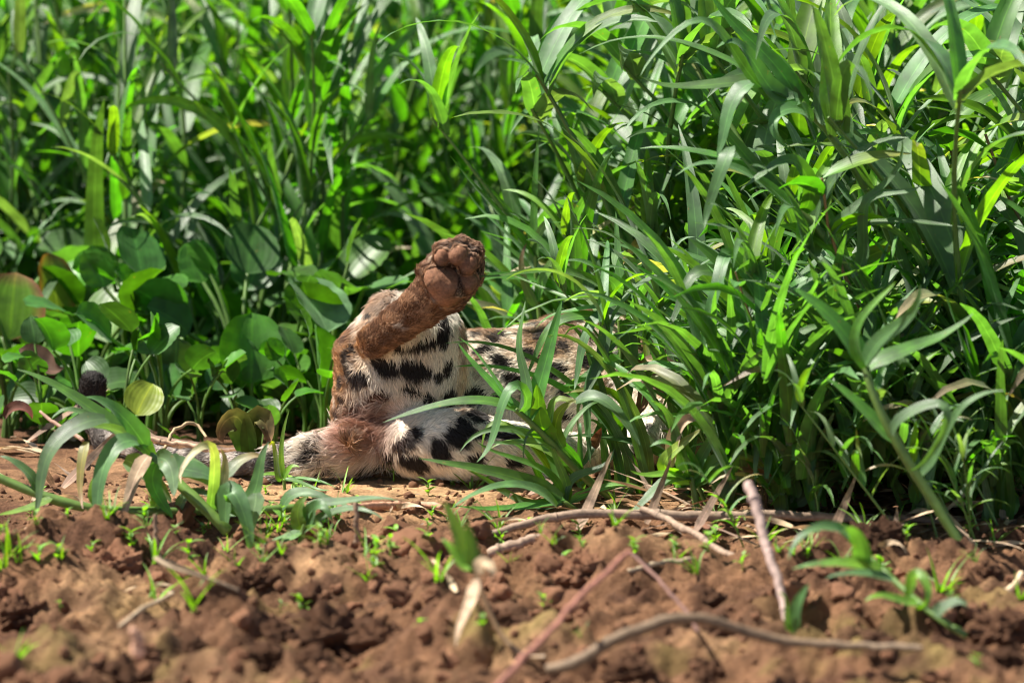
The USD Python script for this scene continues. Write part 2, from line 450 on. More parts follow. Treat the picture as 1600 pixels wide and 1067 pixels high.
def surface_nets(F, axes):
    s = F < 0
    nx, ny, nz = F.shape
    corner = [(a, b, c) for a in (0, 1) for b in (0, 1) for c in (0, 1)]
    cnt = sum(s[a:nx - 1 + a, b:ny - 1 + b, c:nz - 1 + c].astype(np.int8) for a, b, c in corner)
    cells = np.argwhere((cnt > 0) & (cnt < 8))
    idx = np.full((nx - 1, ny - 1, nz - 1), -1, np.int32)
    idx[tuple(cells.T)] = np.arange(len(cells))
    vals = np.stack([F[cells[:, 0] + a, cells[:, 1] + b, cells[:, 2] + c] for a, b, c in corner], 1)
    acc, num = np.zeros((len(cells), 3)), np.zeros(len(cells))
    for i, A in enumerate(corner):
        for j, B in enumerate(corner):
            if j > i and sum(x != y for x, y in zip(A, B)) == 1:
                f0, f1 = vals[:, i], vals[:, j]
                ok = (f0 < 0) != (f1 < 0)
                t = np.where(ok, f0 / np.where(ok, f0 - f1, 1), 0)[:, None]
                acc += np.where(ok[:, None], np.array(A) + t * (np.array(B) - np.array(A)), 0)
                num += ok
    g = cells + acc / num[:, None]
    v = np.stack([np.interp(g[:, k], np.arange(len(axes[k])), axes[k]) for k in range(3)], 1)
    faces = []
    for ax in range(3):
        o1, o2 = [(1, 2), (2, 0), (0, 1)][ax]
        sl0, sl1 = [slice(1, -1)] * 3, [slice(1, -1)] * 3
        sl0[ax], sl1[ax] = slice(0, -1), slice(1, None)
        s0, s1 = s[tuple(sl0)], s[tuple(sl1)]
        e = np.argwhere(s0 != s1)
        flip = s0[tuple(e.T)]
        off = np.array([1, 1, 1]); off[ax] = 0
        e = e + off
        e1, e2 = np.eye(3, dtype=int)[o1], np.eye(3, dtype=int)[o2]
        qd = np.stack([idx[tuple((e - e1 - e2).T)], idx[tuple((e - e2).T)], idx[tuple(e.T)], idx[tuple((e - e1).T)]], 1)
        qd[~flip] = qd[~flip][:, ::-1]
        faces.append(qd)
    return v, np.vstack(faces)


jv, jq = surface_nets(F, axes)
jf = np.vstack([jq[:, [0, 1, 2]], jq[:, [0, 2, 3]]])
del F
jm = trimesh.Trimesh(jv, jf, process=False)
trimesh.smoothing.filter_taubin(jm, iterations=3)
jv = np.array(jm.vertices)


def jag_normals(v, f):
    n = np.zeros_like(v)
    fn = np.cross(v[f[:, 1]] - v[f[:, 0]], v[f[:, 2]] - v[f[:, 0]])
    for k in range(3):
        np.add.at(n, f[:, k], fn)
    return nrm(n)


jn = jag_normals(jv, jf)


def seg_dist(p, a, b):
    ba = b - a
    t = np.clip(((p - a) @ ba) / max(ba @ ba, 1e-9), 0, 1)
    return np.linalg.norm(p - a - t[:, None] * ba, axis=1)


def near_bones(p, bones):
    d = np.full(len(p), 9.0)
    for a, b, ra, rb, k in bones:
        d = np.minimum(d, seg_dist(p, a, b) - max(ra, rb))
    return d


def ray_to_hide(u, v):
    """The nearest hide vertex that the pixel shows."""
    dd = nrm(FWD + RIGHT * (u - 800) * PX - UPV * (v - 533.5) * PX)
    w = jv - EYE
    s = w @ dd
    off = np.linalg.norm(w - s[:, None] * dd, axis=1)
    cand = np.nonzero(off < 0.006)[0]
    if len(cand) == 0:
        cand = np.argsort(off)[:3]
    return jv[cand[np.argmin(s[cand])]]


# spots, and shade painted in as spots: pixel, half-axes in mm, tilt in degrees
SPOTS_AND_SHADE = [(557, 592, 19, 13, 40), (588, 620, 25, 9, 8), (600, 576, 27, 14, -20), (645, 583, 28, 18, -15), (668, 540, 30, 9, 15), (697, 513, 10, 26, 5), (705, 571, 8, 15, -15),  # thin band under the metatarsus paints its shadow
         (691, 590, 9, 9, 0), (711, 620, 14, 18, 10), (746, 614, 22, 14, -10), (668, 627, 10, 14, 20), (639, 612, 19, 8, -15), (746, 644, 20, 8, -8), (631, 684, 25, 12, 38),
         (643, 728, 25, 14, -25), (682, 705, 16, 22, 25), (706, 684, 26, 11, -20), (484, 714, 17, 9, 10), (520, 737, 26, 6, -4), (505, 690, 12, 6, 20), (462, 735, 12, 8, 0), (431, 723, 14, 19, 0), (454, 696, 17, 6, 15), (602, 711, 10, 11, 0),
         (730, 669, 34, 7, -8), (800, 678, 44, 6, -8), (845, 688, 30, 8, -12), (720, 655, 16, 8, -20), (742, 722, 17, 13, 20), (800, 724, 18, 10, 0), (585, 733, 20, 8, 0),  # last entry paints the dark underside of the rump
         (545, 633, 14, 8, 30), (623, 548, 20, 7, -5), (400, 718, 8, 16, 0), (786, 560, 18, 10, -15), (760, 545, 14, 6, 10), (812, 590, 22, 12, -20), (830, 550, 16, 9, -10),
         (868, 575, 22, 12, 15), (850, 520, 18, 9, 0), (775, 525, 14, 6, 5), (840, 620, 20, 13, 10), (790, 625, 18, 9, -20), (892, 612, 18, 12, 20), (880, 650, 20, 9, 0), (930, 560, 20, 12, 20),
         (600, 484, 7, 11, 45), (583, 503, 6, 10, 40), (572, 490, 5, 9, 40), (616, 468, 6, 10, 50), (560, 520, 7, 11, 35), (546, 545, 7, 10, 30), (541, 585, 9, 11, 0), (528, 625, 7, 9, 0), (520, 650, 7, 8, 0), (575, 515, 5, 9, 40), (620, 492, 4, 10, 55), (535, 560, 7, 14, -15), (525, 600, 6, 13, -10)]
mark_c = [ray_to_hide(s[0], s[1]) for s in SPOTS_AND_SHADE]
# rosettes elsewhere
rng = np.random.default_rng(4)
pick = jv[rng.permutation(len(jv))]
roset = []
for p in pick[:6000]:
    if p[0] < 0.17 and p[1] < 0.16 and p[2] < 0.42:
        continue
    if all(np.sum((p - r) ** 2) > 0.045 ** 2 for r in roset):
        roset.append(p)
roset = np.array(roset)
LIMB = BONES[META:]
TAILB = [b for b in BONES if False]
heel, toe = jag(577, 540, .0), jag(735, 392, -.03)


def pattern(p, n, jit=0.0):
    """Linear hair colour and hair length at points of the hide."""
    N1 = meshkit.fbm(p * 60, 3, 3)
    N2 = meshkit.fbm(p * 25 + 5, 3, 8)
    u = p[:, 0] * 1000 + 800
    z = p[:, 2]
    white = np.array([.78, .71, .60]); cream = np.array([.62, .47, .31]); tan = np.array([.42, .25, .11]); black = np.array([.016, .012, .010])
    mud = np.array([.125, .060, .031]); mudl = np.array([.31, .170, .092]); pink = np.array([.52, .25, .17]); rust = np.array([.15, .055, .028])
    col = np.tile(white, (len(p), 1))
    col = col + (cream - col) * np.clip((N2 - .45) * 3, 0, .45)[:, None]
    wob = (meshkit.fbm(p * 45 + 2, 3, 17) - .5) * 0.5
    isblack = np.zeros(len(p))
    warm = np.maximum.reduce([np.clip((p[:, 1] - .17) / .1, 0, 1) * .8, np.clip((z - .10) / .08, 0, 1) * (u > 715) * .85, np.clip((565 + (z - .1) * 160 - u) / 40, 0, 1) * (z > .10) * .9 * (u > 480)])
    col = col + (np.array([.52, .29, .11]) - col) * (warm * np.clip(.55 + (N2 - .5) * 2.2, .15, 1))[:, None]
    for (su, sv, a, b, ang), c in zip(SPOTS_AND_SHADE, mark_c):
        q = p - c
        ca, sa = math.cos(math.radians(ang)), math.sin(math.radians(ang))
        x, zz = q[:, 0] * ca + q[:, 2] * sa, -q[:, 0] * sa + q[:, 2] * ca
        dd = np.sqrt((x / (a * .97 * K)) ** 2 + (zz / (b * .97 * K)) ** 2 + (q[:, 1] / (1.8 * max(a, b) * K)) ** 2) + wob
        isblack = np.maximum(isblack, np.clip((1.08 - dd) * 7, 0, 1))
    if len(roset):
        from scipy.spatial import cKDTree
        d, _ = cKDTree(roset).query(p)
        ring = np.clip((0.018 - np.abs(d + wob * .012 - 0.003)) * 200, 0, 1) * (d < .03)
        far = (~((p[:, 0] < 0.16) & (p[:, 1] < 0.16))) & (p[:, 0] > -.25)
        isblack = np.maximum(isblack, ring * far * np.clip((N1 - .40) * 8, 0, 1))
    # tail: dark bands and a black tip
    tail = (u < 425)
    band = np.clip(np.sin(p[:, 0] * 75 + 1) * 3 + .1, 0, 1) * .75
    isblack = np.where(tail, np.maximum(isblack, np.maximum(band, (u < 200) * (z > .072) * 1.0)), isblack)
    tcol = np.array([.42, .36, .31])
    col = np.where(tail[:, None], tcol, col)
    col = col + (black - col) * isblack[:, None]
    # pink and rust skin round the tail's root
    g = np.exp(-(((u - 560) / 42) ** 2 + ((z - .075) / .028) ** 2 + ((p[:, 1] - .01) / .12) ** 2))
    col = col + (pink - col) * np.clip(g * 1.3, 0, .8)[:, None] * (1 - .8 * isblack)[:, None]
    g2 = np.exp(-(((u - 580) / 32) ** 2 + ((z - .100) / .036) ** 2))
    col = col + (rust - col) * np.clip(g2 * 1.5, 0, .92)[:, None]
    g3 = np.exp(-(((u - 625) / 26) ** 2 + ((z - .118) / .022) ** 2)) * .3
    col = col + (pink * 1.15 - col) * g3[:, None] * (1 - isblack)[:, None]
    gz = np.exp(-(((u - 540) / 62) ** 2 + ((z - .07) / .055) ** 2)) * (z < .14)
    streak = np.clip((meshkit.fbm(p * np.array([55, 55, 170]) + 3, 3, 29) - .46) * 5 + jit * .8, 0, 1)
    col = col + (np.array([.24, .095, .045]) - col) * (gz * streak * .85 * (1 - isblack))[:, None]
    # mud: foot and metatarsus, back of the thigh, top of the flank
    foot = near_bones(p, LIMB)
    mfoot = np.clip(1 - (foot + (meshkit.fbm(p * 70 + 4, 3, 23) - .5) * .030 - .004) / .014, 0, 1)
    left = 532 + (N2 - .5) * 60
    mleft = np.clip((left + 16 + np.clip(z - .13, 0, 1) * 220 - u) / 18, 0, 1) * (z > .085) * (u > 480)
    left2 = np.clip((z - .215) / .02, 0, 1) * (u < 655) * (p[:, 1] > .005) * (.15 + .55 * np.clip((N2 - .40) * 6, 0, 1))
    mtop = (u > 715) * np.clip((z - .165) / .05, 0, 1) * np.clip((N2 - .36) * 6, 0, 1) * .8
    mspk = np.clip((N1 - .60) * 8, 0, .8) * (u > 715) * (z > .1)
    hump = np.exp(-(((u - 900) / 45) ** 2 + ((z - .27) / .05) ** 2))
    mm = np.clip(np.maximum.reduce([mfoot, mleft, left2, mtop, mspk, hump * .9]), 0, 1)
    mc = mud + (mudl - mud) * np.clip((N1 - .44) * 5 + (meshkit.noise(p * 230) - .5) * .8 + jit, 0, 1)[:, None]
    mc = mc + (np.array([.42, .215, .085]) - mc) * (mleft * .8 * np.clip((N1 - .35) * 4, 0, 1))[:, None]
    mm = np.where(mfoot > .5, mm, mm * (1 - .92 * isblack))
    col = col + (mc - col) * mm[:, None]
    sole = (mfoot > .5) & (n[:, 1] < -.45) & (z > .31) & (u > 668)
    col = np.where(sole[:, None], col * .42, col)
    length = np.where(mfoot > .5, .0075, .013)
    length = np.where(sole, .0035, length)
    length = np.where((u < 605) & (z < .13), .026, length)
    length = np.where(tail, .011, length)
    length = np.where(mleft > .4, .008, length)
    return col, length, mm, mfoot, isblack


jcol, _, jmm, jfoot, jblk = pattern(jv, jn)
# caked mud makes the hide uneven
bumpy = (meshkit.fbm(jv * 110, 3, 77) - .5) * 2
PADS = [(jag(*b[:3]) * .5 + jag(*a[:3]) * .5, a[3] * K * (1.12 if i < 4 else 1.24)) for i, (a, b) in enumerate(PADBONES)]
jpad = np.zeros(len(jv))
for c, r in PADS:
    d = np.linalg.norm(jv - c, axis=1)
    jpad = np.maximum(jpad, np.clip((r * 1.10 - d) / .002, 0, 1) * np.clip((-jn[:, 1] - .25) * 4, 0, 1))
jv = jv + jn * (bumpy * (.0032 * jmm * (1 - .93 * jpad) * (1 - .45 * jfoot * (jv[:, 2] < .36))))[:, None]
padc = np.array([.130, .061, .034])
jbase = jcol * .55
jbase = np.where(jfoot[:, None] > .5, jcol * .75, jbase)
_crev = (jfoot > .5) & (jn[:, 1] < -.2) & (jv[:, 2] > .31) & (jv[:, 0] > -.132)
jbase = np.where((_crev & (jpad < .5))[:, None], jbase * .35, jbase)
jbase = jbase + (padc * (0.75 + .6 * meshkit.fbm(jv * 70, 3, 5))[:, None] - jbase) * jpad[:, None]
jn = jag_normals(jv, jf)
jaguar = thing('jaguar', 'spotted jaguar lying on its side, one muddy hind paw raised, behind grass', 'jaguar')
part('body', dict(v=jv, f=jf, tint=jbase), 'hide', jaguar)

# fur
FLOW = [((600, 600), (.35, -.9)), ((640, 580), (.25, -1)), ((690, 560), (0, -1)), ((560, 600), (.2, -1)), ((530, 580), (-.5, .6)), ((515, 640), (-.5, -.7)), ((690, 500), (.1, -1)),
        ((600, 660), (-.6, -.5)), ((620, 640), (-.3, .4)), ((650, 655), (.5, .6)), ((560, 690), (-1, 0)), ((500, 700), (-1, .12)), ((440, 715), (-1, -.15)), ((380, 720), (-1, 0)),
        ((300, 715), (-1, 0)), ((145, 600), (.3, 1)), ((640, 690), (.8, -.9)), ((700, 700), (.8, -.8)), ((620, 720), (.4, -1)), ((780, 700), (1, -.6)), ((850, 710), (1, -.3)),
        ((560, 725), (-.9, -.2)), ((760, 600), (-.6, -.4)), ((850, 580), (-.8, -.3)), ((760, 530), (-.7, .5)), ((900, 510), (-.6, .6)), ((900, 620), (-.8, -.4)), ((1000, 600), (-1, -.1)), ((1000, 690), (.3, -1))]
FP = np.array([[a[0], a[1]] for a, _ in FLOW], float)
FD = nrm(np.array([[d[0], 0, d[1]] for _, d in FLOW]))


def fur_on(n_strands, keep, seed, lenscale=1.0, path='fur'):
    rng = np.random.default_rng(seed)
    tri = jv[jf]
    c = tri.mean(1)
    area = np.linalg.norm(np.cross(tri[:, 1] - tri[:, 0], tri[:, 2] - tri[:, 0]), axis=1) / 2
    fn = nrm(np.cross(tri[:, 1] - tri[:, 0], tri[:, 2] - tri[:, 0]))
    wgt = area * keep(c, fn)
    pad_f = jpad[jf].mean(1)
    wgt = wgt * (pad_f < .2)
    k = rng.choice(len(jf), n_strands, p=wgt / wgt.sum())
    r1, r2 = np.sqrt(rng.random(n_strands)), rng.random(n_strands)
    w = np.stack([1 - r1, r1 * (1 - r2), r1 * r2], 1)
    p = (tri[k] * w[:, :, None]).sum(1)
    n = nrm((jn[jf[k]] * w[:, :, None]).sum(1))
    col, length, mm, mfoot, blk = pattern(p, n, rng.normal(0, .55, n_strands))
    pix = np.stack([p[:, 0] * 1000 + 800, 758 - (p[:, 2] * .988 + p[:, 1] * .156) * 1000], 1)
    d2 = ((pix[:, None] - FP[None]) ** 2).sum(-1)
    ww = 1 / (d2 + 300) ** 1.6
    flow = nrm((ww[:, :, None] * FD[None]).sum(1))
    flow[mfoot > .5] = nrm(toe - heel)
    clump = np.stack([meshkit.noise(p * 140 + 31 * i, 90 + i) for i in range(3)], 1) - .5
    clump += (np.stack([meshkit.noise(p * 420 + 31 * i, 70 + i) for i in range(3)], 1) - .5) * .7
    flow = flow + clump * np.where((p[:, :1] < -.19) & (p[:, 2:] < .13), 1.9, 1.1) + rng.normal(0, .16, p.shape)
    flow = nrm(flow - (flow * n).sum(1, keepdims=True) * n)
    lift = rng.uniform(.22, .6, n_strands)[:, None]
    lift[mm > .5] += .35
    L = (length * rng.uniform(.55, 1.2, n_strands) * lenscale)[:, None]
    pts = np.empty((n_strands, 4, 3))
    for i, t in enumerate((0, .33, .66, 1.0)):
        pts[:, i] = p - n * .001 + flow * L * t + n * L * lift * (t - .45 * t * t)
    pts[:, 3, 2] -= L[:, 0] * .08
    rw = rng.uniform(.00055, .00100, n_strands)
    rw[mfoot > .5] *= 1.5
    wid = rw[:, None] * np.array([1, .9, .65, .15])
    col = col * rng.uniform(.62, 1.25, n_strands)[:, None]
    cv = UsdGeom.BasisCurves.Define(stage, path_for(path, jaguar))
    cv.CreateTypeAttr('linear')
    cv.CreatePointsAttr(Vt.Vec3fArray.FromNumpy(pts.reshape(-1, 3).astype(np.float32)))
    cv.CreateCurveVertexCountsAttr(Vt.IntArray.FromNumpy(np.full(n_strands, 4, np.int32)))
    cv.CreateWidthsAttr(Vt.FloatArray.FromNumpy(wid.reshape(-1).astype(np.float32)))
    cv.SetWidthsInterpolation('vertex')
    UsdGeom.PrimvarsAPI(cv).CreatePrimvar('tint', Sdf.ValueTypeNames.Color3fArray, 'uniform').Set(Vt.Vec3fArray.FromNumpy(np.clip(col, 0, .9).astype(np.float32)))
    UsdShade.MaterialBindingAPI.Apply(cv.GetPrim()).Bind(UsdShade.Material.Get(stage, '/World/Looks/fur'))


def keep_fur(c, n):
    seen = np.clip(.35 - n[:, 1] + .5 * n[:, 2], .06, 1)
    u = c[:, 0] * 1000 + 800
    w = np.where(u < 430, .6, np.where(u < 770, 1.0, np.where(u < 960, .6, .2)))
    w = w * np.where(near_bones(c, LIMB) < .01, 2.2, 1.0)
    return seen * w * (c[:, 2] > .0)


fur_on(85000, keep_fur, 12)


# ------------------------------------------------------------------ grass plants
def grass_leaf(rng, base, az, L, W, elev, droop, tint, n=13, twist=0.6, seed=0):
    """A leaf that leaves base at the elevation angle and bends over."""
    t = np.linspace(0, 1, n)
    ang = elev - droop * t ** rng.uniform(1.0, 1.9)
    step = L / (n - 1)
    azv = az + rng.normal(0, .25) * t ** 1.5
    d = np.stack([np.cos(ang) * np.cos(azv), np.cos(ang) * np.sin(azv), np.sin(ang)], 1)
    p = base + np.vstack([np.zeros(3), np.cumsum(d[:-1] * step, 0)])
    T = tangents(p)
    side = nrm(np.stack([-np.sin(azv), np.cos(azv), 0 * t], 1))
    side = nrm(side - (side * T).sum(1, keepdims=True) * T)
    N = np.cross(T, side)
    tw = rng.normal(0, .25) + rng.normal(0, twist) * t
    s2 = side * np.cos(tw)[:, None] + N * np.sin(tw)[:, None]
    N2 = np.cross(T, s2)
    return blade(p, s2, -N2 if N2[n // 3, 2] < 0 else N2, W, tint, fold=rng.uniform(.1, .4), wav=.03, seed=seed)


def grass_parts(seed, hgt, lean, nleaf, L, W, top_burst=3, tints='gbgl', rad=.0042, bend=.25, dry=.08, leaf_n=13):
    """(stem, [leaf, ...]) of a cane grass plant standing at the origin."""
    rng = np.random.default_rng(seed)
    lean = np.asarray(lean, float)
    t = np.linspace(0, 1, 9)
    top = np.array([lean[0] * hgt, lean[1] * hgt, hgt])
    side = np.array([rng.normal(0, 1), rng.normal(0, 1), 0]) * .05 * hgt
    p = top * t[:, None] + side * (np.sin(t * np.pi))[:, None] + np.array([0, 0, 1]) * (bend * hgt * (t * (1 - t)))[:, None]
    r = rad * (1.15 - .6 * t)
    r = r * (1 + .16 * (np.arange(9) % 2 == 0))
    st = tube(p, r, np.array([.07, .13, .025]) * rng.uniform(.8, 1.2), 6)
    leaves = []
    az0 = rng.uniform(0, 2 * np.pi)
    for i in range(nleaf):
        f = .22 + .78 * (i + .5) / nleaf
        if i >= nleaf - top_burst:
            f = .93 + .07 * (i - nleaf + top_burst) / max(top_burst, 1)
        b = np.array([np.interp(f, t, p[:, k]) for k in range(3)])
        az = az0 + np.pi * (i % 2) + rng.normal(0, .55)
        up = i / max(nleaf - 1, 1)
        code = tints[rng.integers(len(tints))]
        if rng.random() < dry:
            code = rng.choice(['gs', 'gy', 'gk', 'gs'])
        ti = grad(code, leaf_n) * rng.uniform(.8, 1.2)
        leaves.append(grass_leaf(rng, b, az, L * rng.uniform(.65, 1.15), W * rng.uniform(.7, 1.15), rng.uniform(.75, 1.3) + .15 * up, rng.uniform(.5, 2.2), ti, leaf_n, seed=seed * 31 + i))
    return st, leaves


def grass_plant(name, label, geo, loc, rotz=0, scale=1.0, group=None, cat='cane plant', mat='grass_blade'):
    t = thing(name, label, cat, loc, rotz, scale, group)
    part('stem', geo[0], 'green_stem', t)
    for g in geo[1]:
        part('leaf', g, mat, t)
    return t


rng = np.random.default_rng(77)
# --- the tall thicket behind: individuals in front, the rest one mass
TALL = [grass_parts(100 + i, .62 + .06 * (i % 4), (rng.normal(0, .22), rng.normal(0, .1)), 9 + i % 3, .36, .025 + .004 * (i % 3), tints='gbglp', leaf_n=11, dry=.03) for i in range(10)]
G_TALL = 'tall grass stems in the thicket'  # grass plants, each an object of its own
L_TALL = 'tall green grass with arching blade leaves in the thicket behind the jaguar'
firsts = []
spots = []
while len(spots) < 230:
    x, y = rng.uniform(-1.15, 1.15), rng.uniform(1.35, 3.6)
    if x > .35:
        y = rng.uniform(.55, 3.0)
    spots.append((x, y))
spots += [(rng.uniform(-.95, -.08), rng.uniform(.85, 1.35)) for _ in range(22)]
spots.sort(key=lambda s: s[1])
for i, (x, y) in enumerate(spots):
    loc, rz, sc = on(x, y), rng.uniform(-.9, .9) + (np.pi if rng.random() < .3 else 0), rng.uniform(.72, 1.1) * float(np.interp(y, [.5, 1.5, 3.6], [1.05, .95, .72]))
    if i < len(TALL):
        firsts.append(grass_plant('tall_reed', L_TALL, TALL[i], loc, rz, sc, G_TALL))
    else:
        copy_of(firsts[rng.integers(len(firsts))], 'tall_reed', loc, rz, sc)


def instancer(name, protos, mat, pts, rots, scales, idx, label):
    pi = UsdGeom.PointInstancer.Define(stage, path_for(name))
    rel = pi.CreatePrototypesRel()
    for k, g in enumerate(protos):
        m = part('piece', g, mat, pi.GetPrim())
        rel.AddTarget(m.GetPath())
    pi.CreatePositionsAttr(Vt.Vec3fArray.FromNumpy(np.asarray(pts, np.float32)))
    q = [Gf.Quath(*[float(c) for c in (math.cos(a / 2), 0, 0, math.sin(a / 2))]) for a in rots]
    pi.CreateOrientationsAttr(Vt.QuathArray(q))
    pi.CreateScalesAttr(Vt.Vec3fArray.FromNumpy(np.repeat(np.asarray(scales, np.float32)[:, None], 3, 1)))
    pi.CreateProtoIndicesAttr(Vt.IntArray.FromNumpy(np.asarray(idx, np.int32)))
    return tag(pi, label, 'grass', None, 'stuff')


mass = [join([grass_parts(300 + i, .60 + .07 * (i % 3), (rng.normal(0, .25), rng.normal(0, .15)), 9, .34, .028, tints='glblgp', leaf_n=8, dry=.03)[0]] +
             grass_parts(300 + i, .60 + .07 * (i % 3), (rng.normal(0, .25), rng.normal(0, .15)), 9, .34, .028, tints='glblgp', leaf_n=8, dry=.03)[1]) for i in range(8)]
pts = []
for _ in range(1050):
    y = 1.35 + 6.5 * rng.random() ** 1.3
    pts.append(on(rng.uniform(-1.5 - .1 * y, 1.5 + .1 * y), y))
instancer('grass_thicket', mass, 'grass_blade', pts, rng.uniform(0, 6.28, len(pts)), rng.uniform(.75, 1.2, len(pts)) * np.interp([p[1] for p in pts], [1.3, 2.5, 5, 8], [.78, .66, .55, .75]), rng.integers(0, len(mass), len(pts)),
          'dense mass of tall green grass filling the background')

# undergrowth: short blades under the thicket
short = [join(grass_parts(500 + i, .16, (rng.normal(0, .5), rng.normal(0, .3)), 7, .22, .022, tints='gbbg', leaf_n=8, dry=.10)[1]) for i in range(6)]
pts = []
while len(pts) < 1300:
    x, y = rng.uniform(-1.5, 1.5), rng.uniform(.42, 4.5)
    if x < -.05 and y < 1.15:
        continue
    pts.append(on(x, y))
for _ in range(430):
    pts.append(on(rng.uniform(.34, 1.2), rng.uniform(-.42, .42)))
instancer('undergrowth', short, 'grass_blade', pts, rng.uniform(0, 6.28, len(pts)), rng.uniform(.7, 1.6, len(pts)), rng.integers(0, len(short), len(pts)),
          'short green blades growing under the tall grass')

# --- leaning cane grass of the right hand thicket
LEAN = [grass_parts(700 + i, .50 + .06 * (i % 3), (-.55 + rng.normal(0, .2), rng.normal(-.05, .12)), 11, .32, .029 + .004 * (i % 3), top_burst=5, tints='bgpbl', rad=.0052, dry=.04) for i in range(9)]
G_LEAN = 'leaning cane grass at the right'
L_LEAN = 'leaning cane grass with grey green arching leaves in the right hand thicket'
lf = []
spots = [(rng.uniform(.38, 1.15), rng.uniform(.22, 1.1)) for _ in range(68)] + [(rng.uniform(.62, 1.25), rng.uniform(-.10, .25)) for _ in range(30)] + [(rng.uniform(.30, .8), rng.uniform(-.24, .10)) for _ in range(15)] + [(rng.uniform(.35, 1.0), rng.uniform(-.62, -.40)) for _ in range(9)] + \
        [(rng.uniform(.20, .6), rng.uniform(.50, .95)) for _ in range(26)]
for i, (x, y) in enumerate(spots):
    loc, rz, sc = on(x, y), rng.normal(0, .55), rng.uniform(.6, 1.15) * (.34 if y < -.38 else .58 if y < .15 and x < .7 else 1)
    if i < len(LEAN):
        lf.append(grass_plant('cane_plant', L_LEAN, LEAN[i], loc, rz, sc, G_LEAN))
    else:
        copy_of(lf[rng.integers(len(lf))], 'cane_plant', loc, rz, sc)

# --- willow-leaved weeds among them
def weed_parts(seed):
    rng = np.random.default_rng(seed)
    t = np.linspace(0, 1, 8)
    hgt = rng.uniform(.45, .62)
    p = np.stack([-.25 * hgt * t + .03 * np.sin(5 * t), .03 * np.sin(4 * t + seed), hgt * t], 1)
    st = tube(p, .004 * (1.1 - .6 * t), np.array([.16, .09, .035]), 6)
    lv = []
    for i in range(14):
        f = .25 + .75 * i / 13
        b = np.array([np.interp(f, t, p[:, k]) for k in range(3)])
        az = i * 2.4 + rng.normal(0, .3)
        L = rng.uniform(.09, .14)
        n = 10
        tt = np.linspace(0, 1, n)
        ang = rng.uniform(.2, .9) - rng.uniform(.3, 1.2) * tt
        d = np.stack([np.cos(ang) * math.cos(az), np.cos(ang) * math.sin(az), np.sin(ang)], 1)
        pp = b + np.vstack([np.zeros(3), np.cumsum(d[:-1] * L / (n - 1), 0)])
        side = np.tile([-math.sin(az), math.cos(az), 0], (n, 1))
        T = tangents(pp)
        N = np.cross(T, side)
        N = N * np.where(N[:, 2:] < 0, -1, 1)
        ro = rng.normal(0, .4)
        s2 = side * math.cos(ro) + N * math.sin(ro)
        lv.append(blade(pp, s2, nrm(np.cross(T, s2)) * np.sign(np.cross(T, s2)[n // 2, 2] + 1e-9), rng.uniform(.026, .038), grad(rng.choice(['b', 'g', 'l', 'gy']), n), fold=.3, shape='lance', wav=.04, seed=i))
    return st, lv


WEED = [weed_parts(900 + i) for i in range(5)]
wf = []
for i in range(40):
    x, y = (rng.uniform(.36, 1.05), rng.uniform(-.30, .6))
    loc, rz, sc = on(x, y), rng.uniform(-1, 1), rng.uniform(.45, 1.25) if x > .6 else rng.uniform(.35, .8)
    if i < 5:
        wf.append(grass_plant('broadleaf_weed', 'green weed with narrow willow-like leaves on a reddish stem, right thicket', WEED[i], loc, rz, sc, 'willow-leaved weeds', 'weed', 'broad_leaf'))
    else:
        copy_of(wf[rng.integers(5)], 'broadleaf_weed', loc, rz, sc)

# ------------------------------------------------------------------ water plants with round leaves
RB = np.array([.16, .06, .03])


def round_leaf(rng, root, az, reach, hgt, size, tint, pitch, roll, curl=.3, edge=None):
    """Petiole and paddle-shaped blade as one leaf."""
    tip = root + np.array([reach * math.cos(az), reach * math.sin(az), hgt])
    mid = root * .5 + tip * .5 + np.array([-.3 * reach * math.cos(az), -.3 * reach * math.sin(az), hgt * .15])
    pet = spline([root, mid, tip], 8)
    st = tube(pet, .0048 * (1.25 - .5 * np.linspace(0, 1, 8)), np.array([.09, .17, .03]), 6)
    n = 13
    t = np.linspace(0, 1, n)
    ang = pitch - curl * (t - .2)
    d = np.stack([np.cos(ang) * math.cos(az), np.cos(ang) * math.sin(az), np.sin(ang)], 1)
    p = tip + np.vstack([np.zeros(3), np.cumsum(d[:-1] * size / (n - 1), 0)])
    T = tangents(p)
    side = np.tile([-math.sin(az), math.cos(az), 0.0], (n, 1))
    N = np.cross(T, side)
    s2 = side * math.cos(roll) + N * math.sin(roll)
    tt = np.tile(tint, (n, 1))
    b = blade(p, s2, np.cross(T, s2), size * rng.uniform(.85, 1.0), tt, fold=rng.uniform(.15, .5), shape='round', wav=.015, seed=int(rng.integers(999)))
    if edge is not None:
        e = np.abs(b['uv'][:, 0] - .5) * 2
        k = np.clip(np.maximum((e - .55) * 2.2, (b['uv'][:, 1] - .75) * 3), 0, 1)[:, None]
        b['tint'] = b['tint'] + (edge - b['tint']) * k
    return join([st, b])


def water_plant_parts(seed, dark=False):
    rng = np.random.default_rng(seed)
    lv = []
    for i in range(rng.integers(5, 8)):
        az = i * 2.4 + rng.uniform(-.4, .4)
        ti = [GREEN * .8, np.array([.03, .09, .015]), GREEN, BLUE * .9][rng.integers(4)] * rng.uniform(.75, 1.15)
        lv.append(round_leaf(rng, np.array([.012 * math.cos(az), .012 * math.sin(az), 0]), az, rng.uniform(.03, .11), rng.uniform(.02, .31), rng.uniform(.080, .125), ti,
                             rng.uniform(.1, 1.45), rng.normal(0, .5), rng.uniform(-.4, 1.0), None))
    return lv


def water_plant(label, leaves, loc, rz=0, sc=1.0, group=None):
    t = thing('water_hyacinth', label, 'water plant', loc, rz, sc, group)
    for g in leaves:
        part('leaf', g, 'broad_leaf', t)
    return t


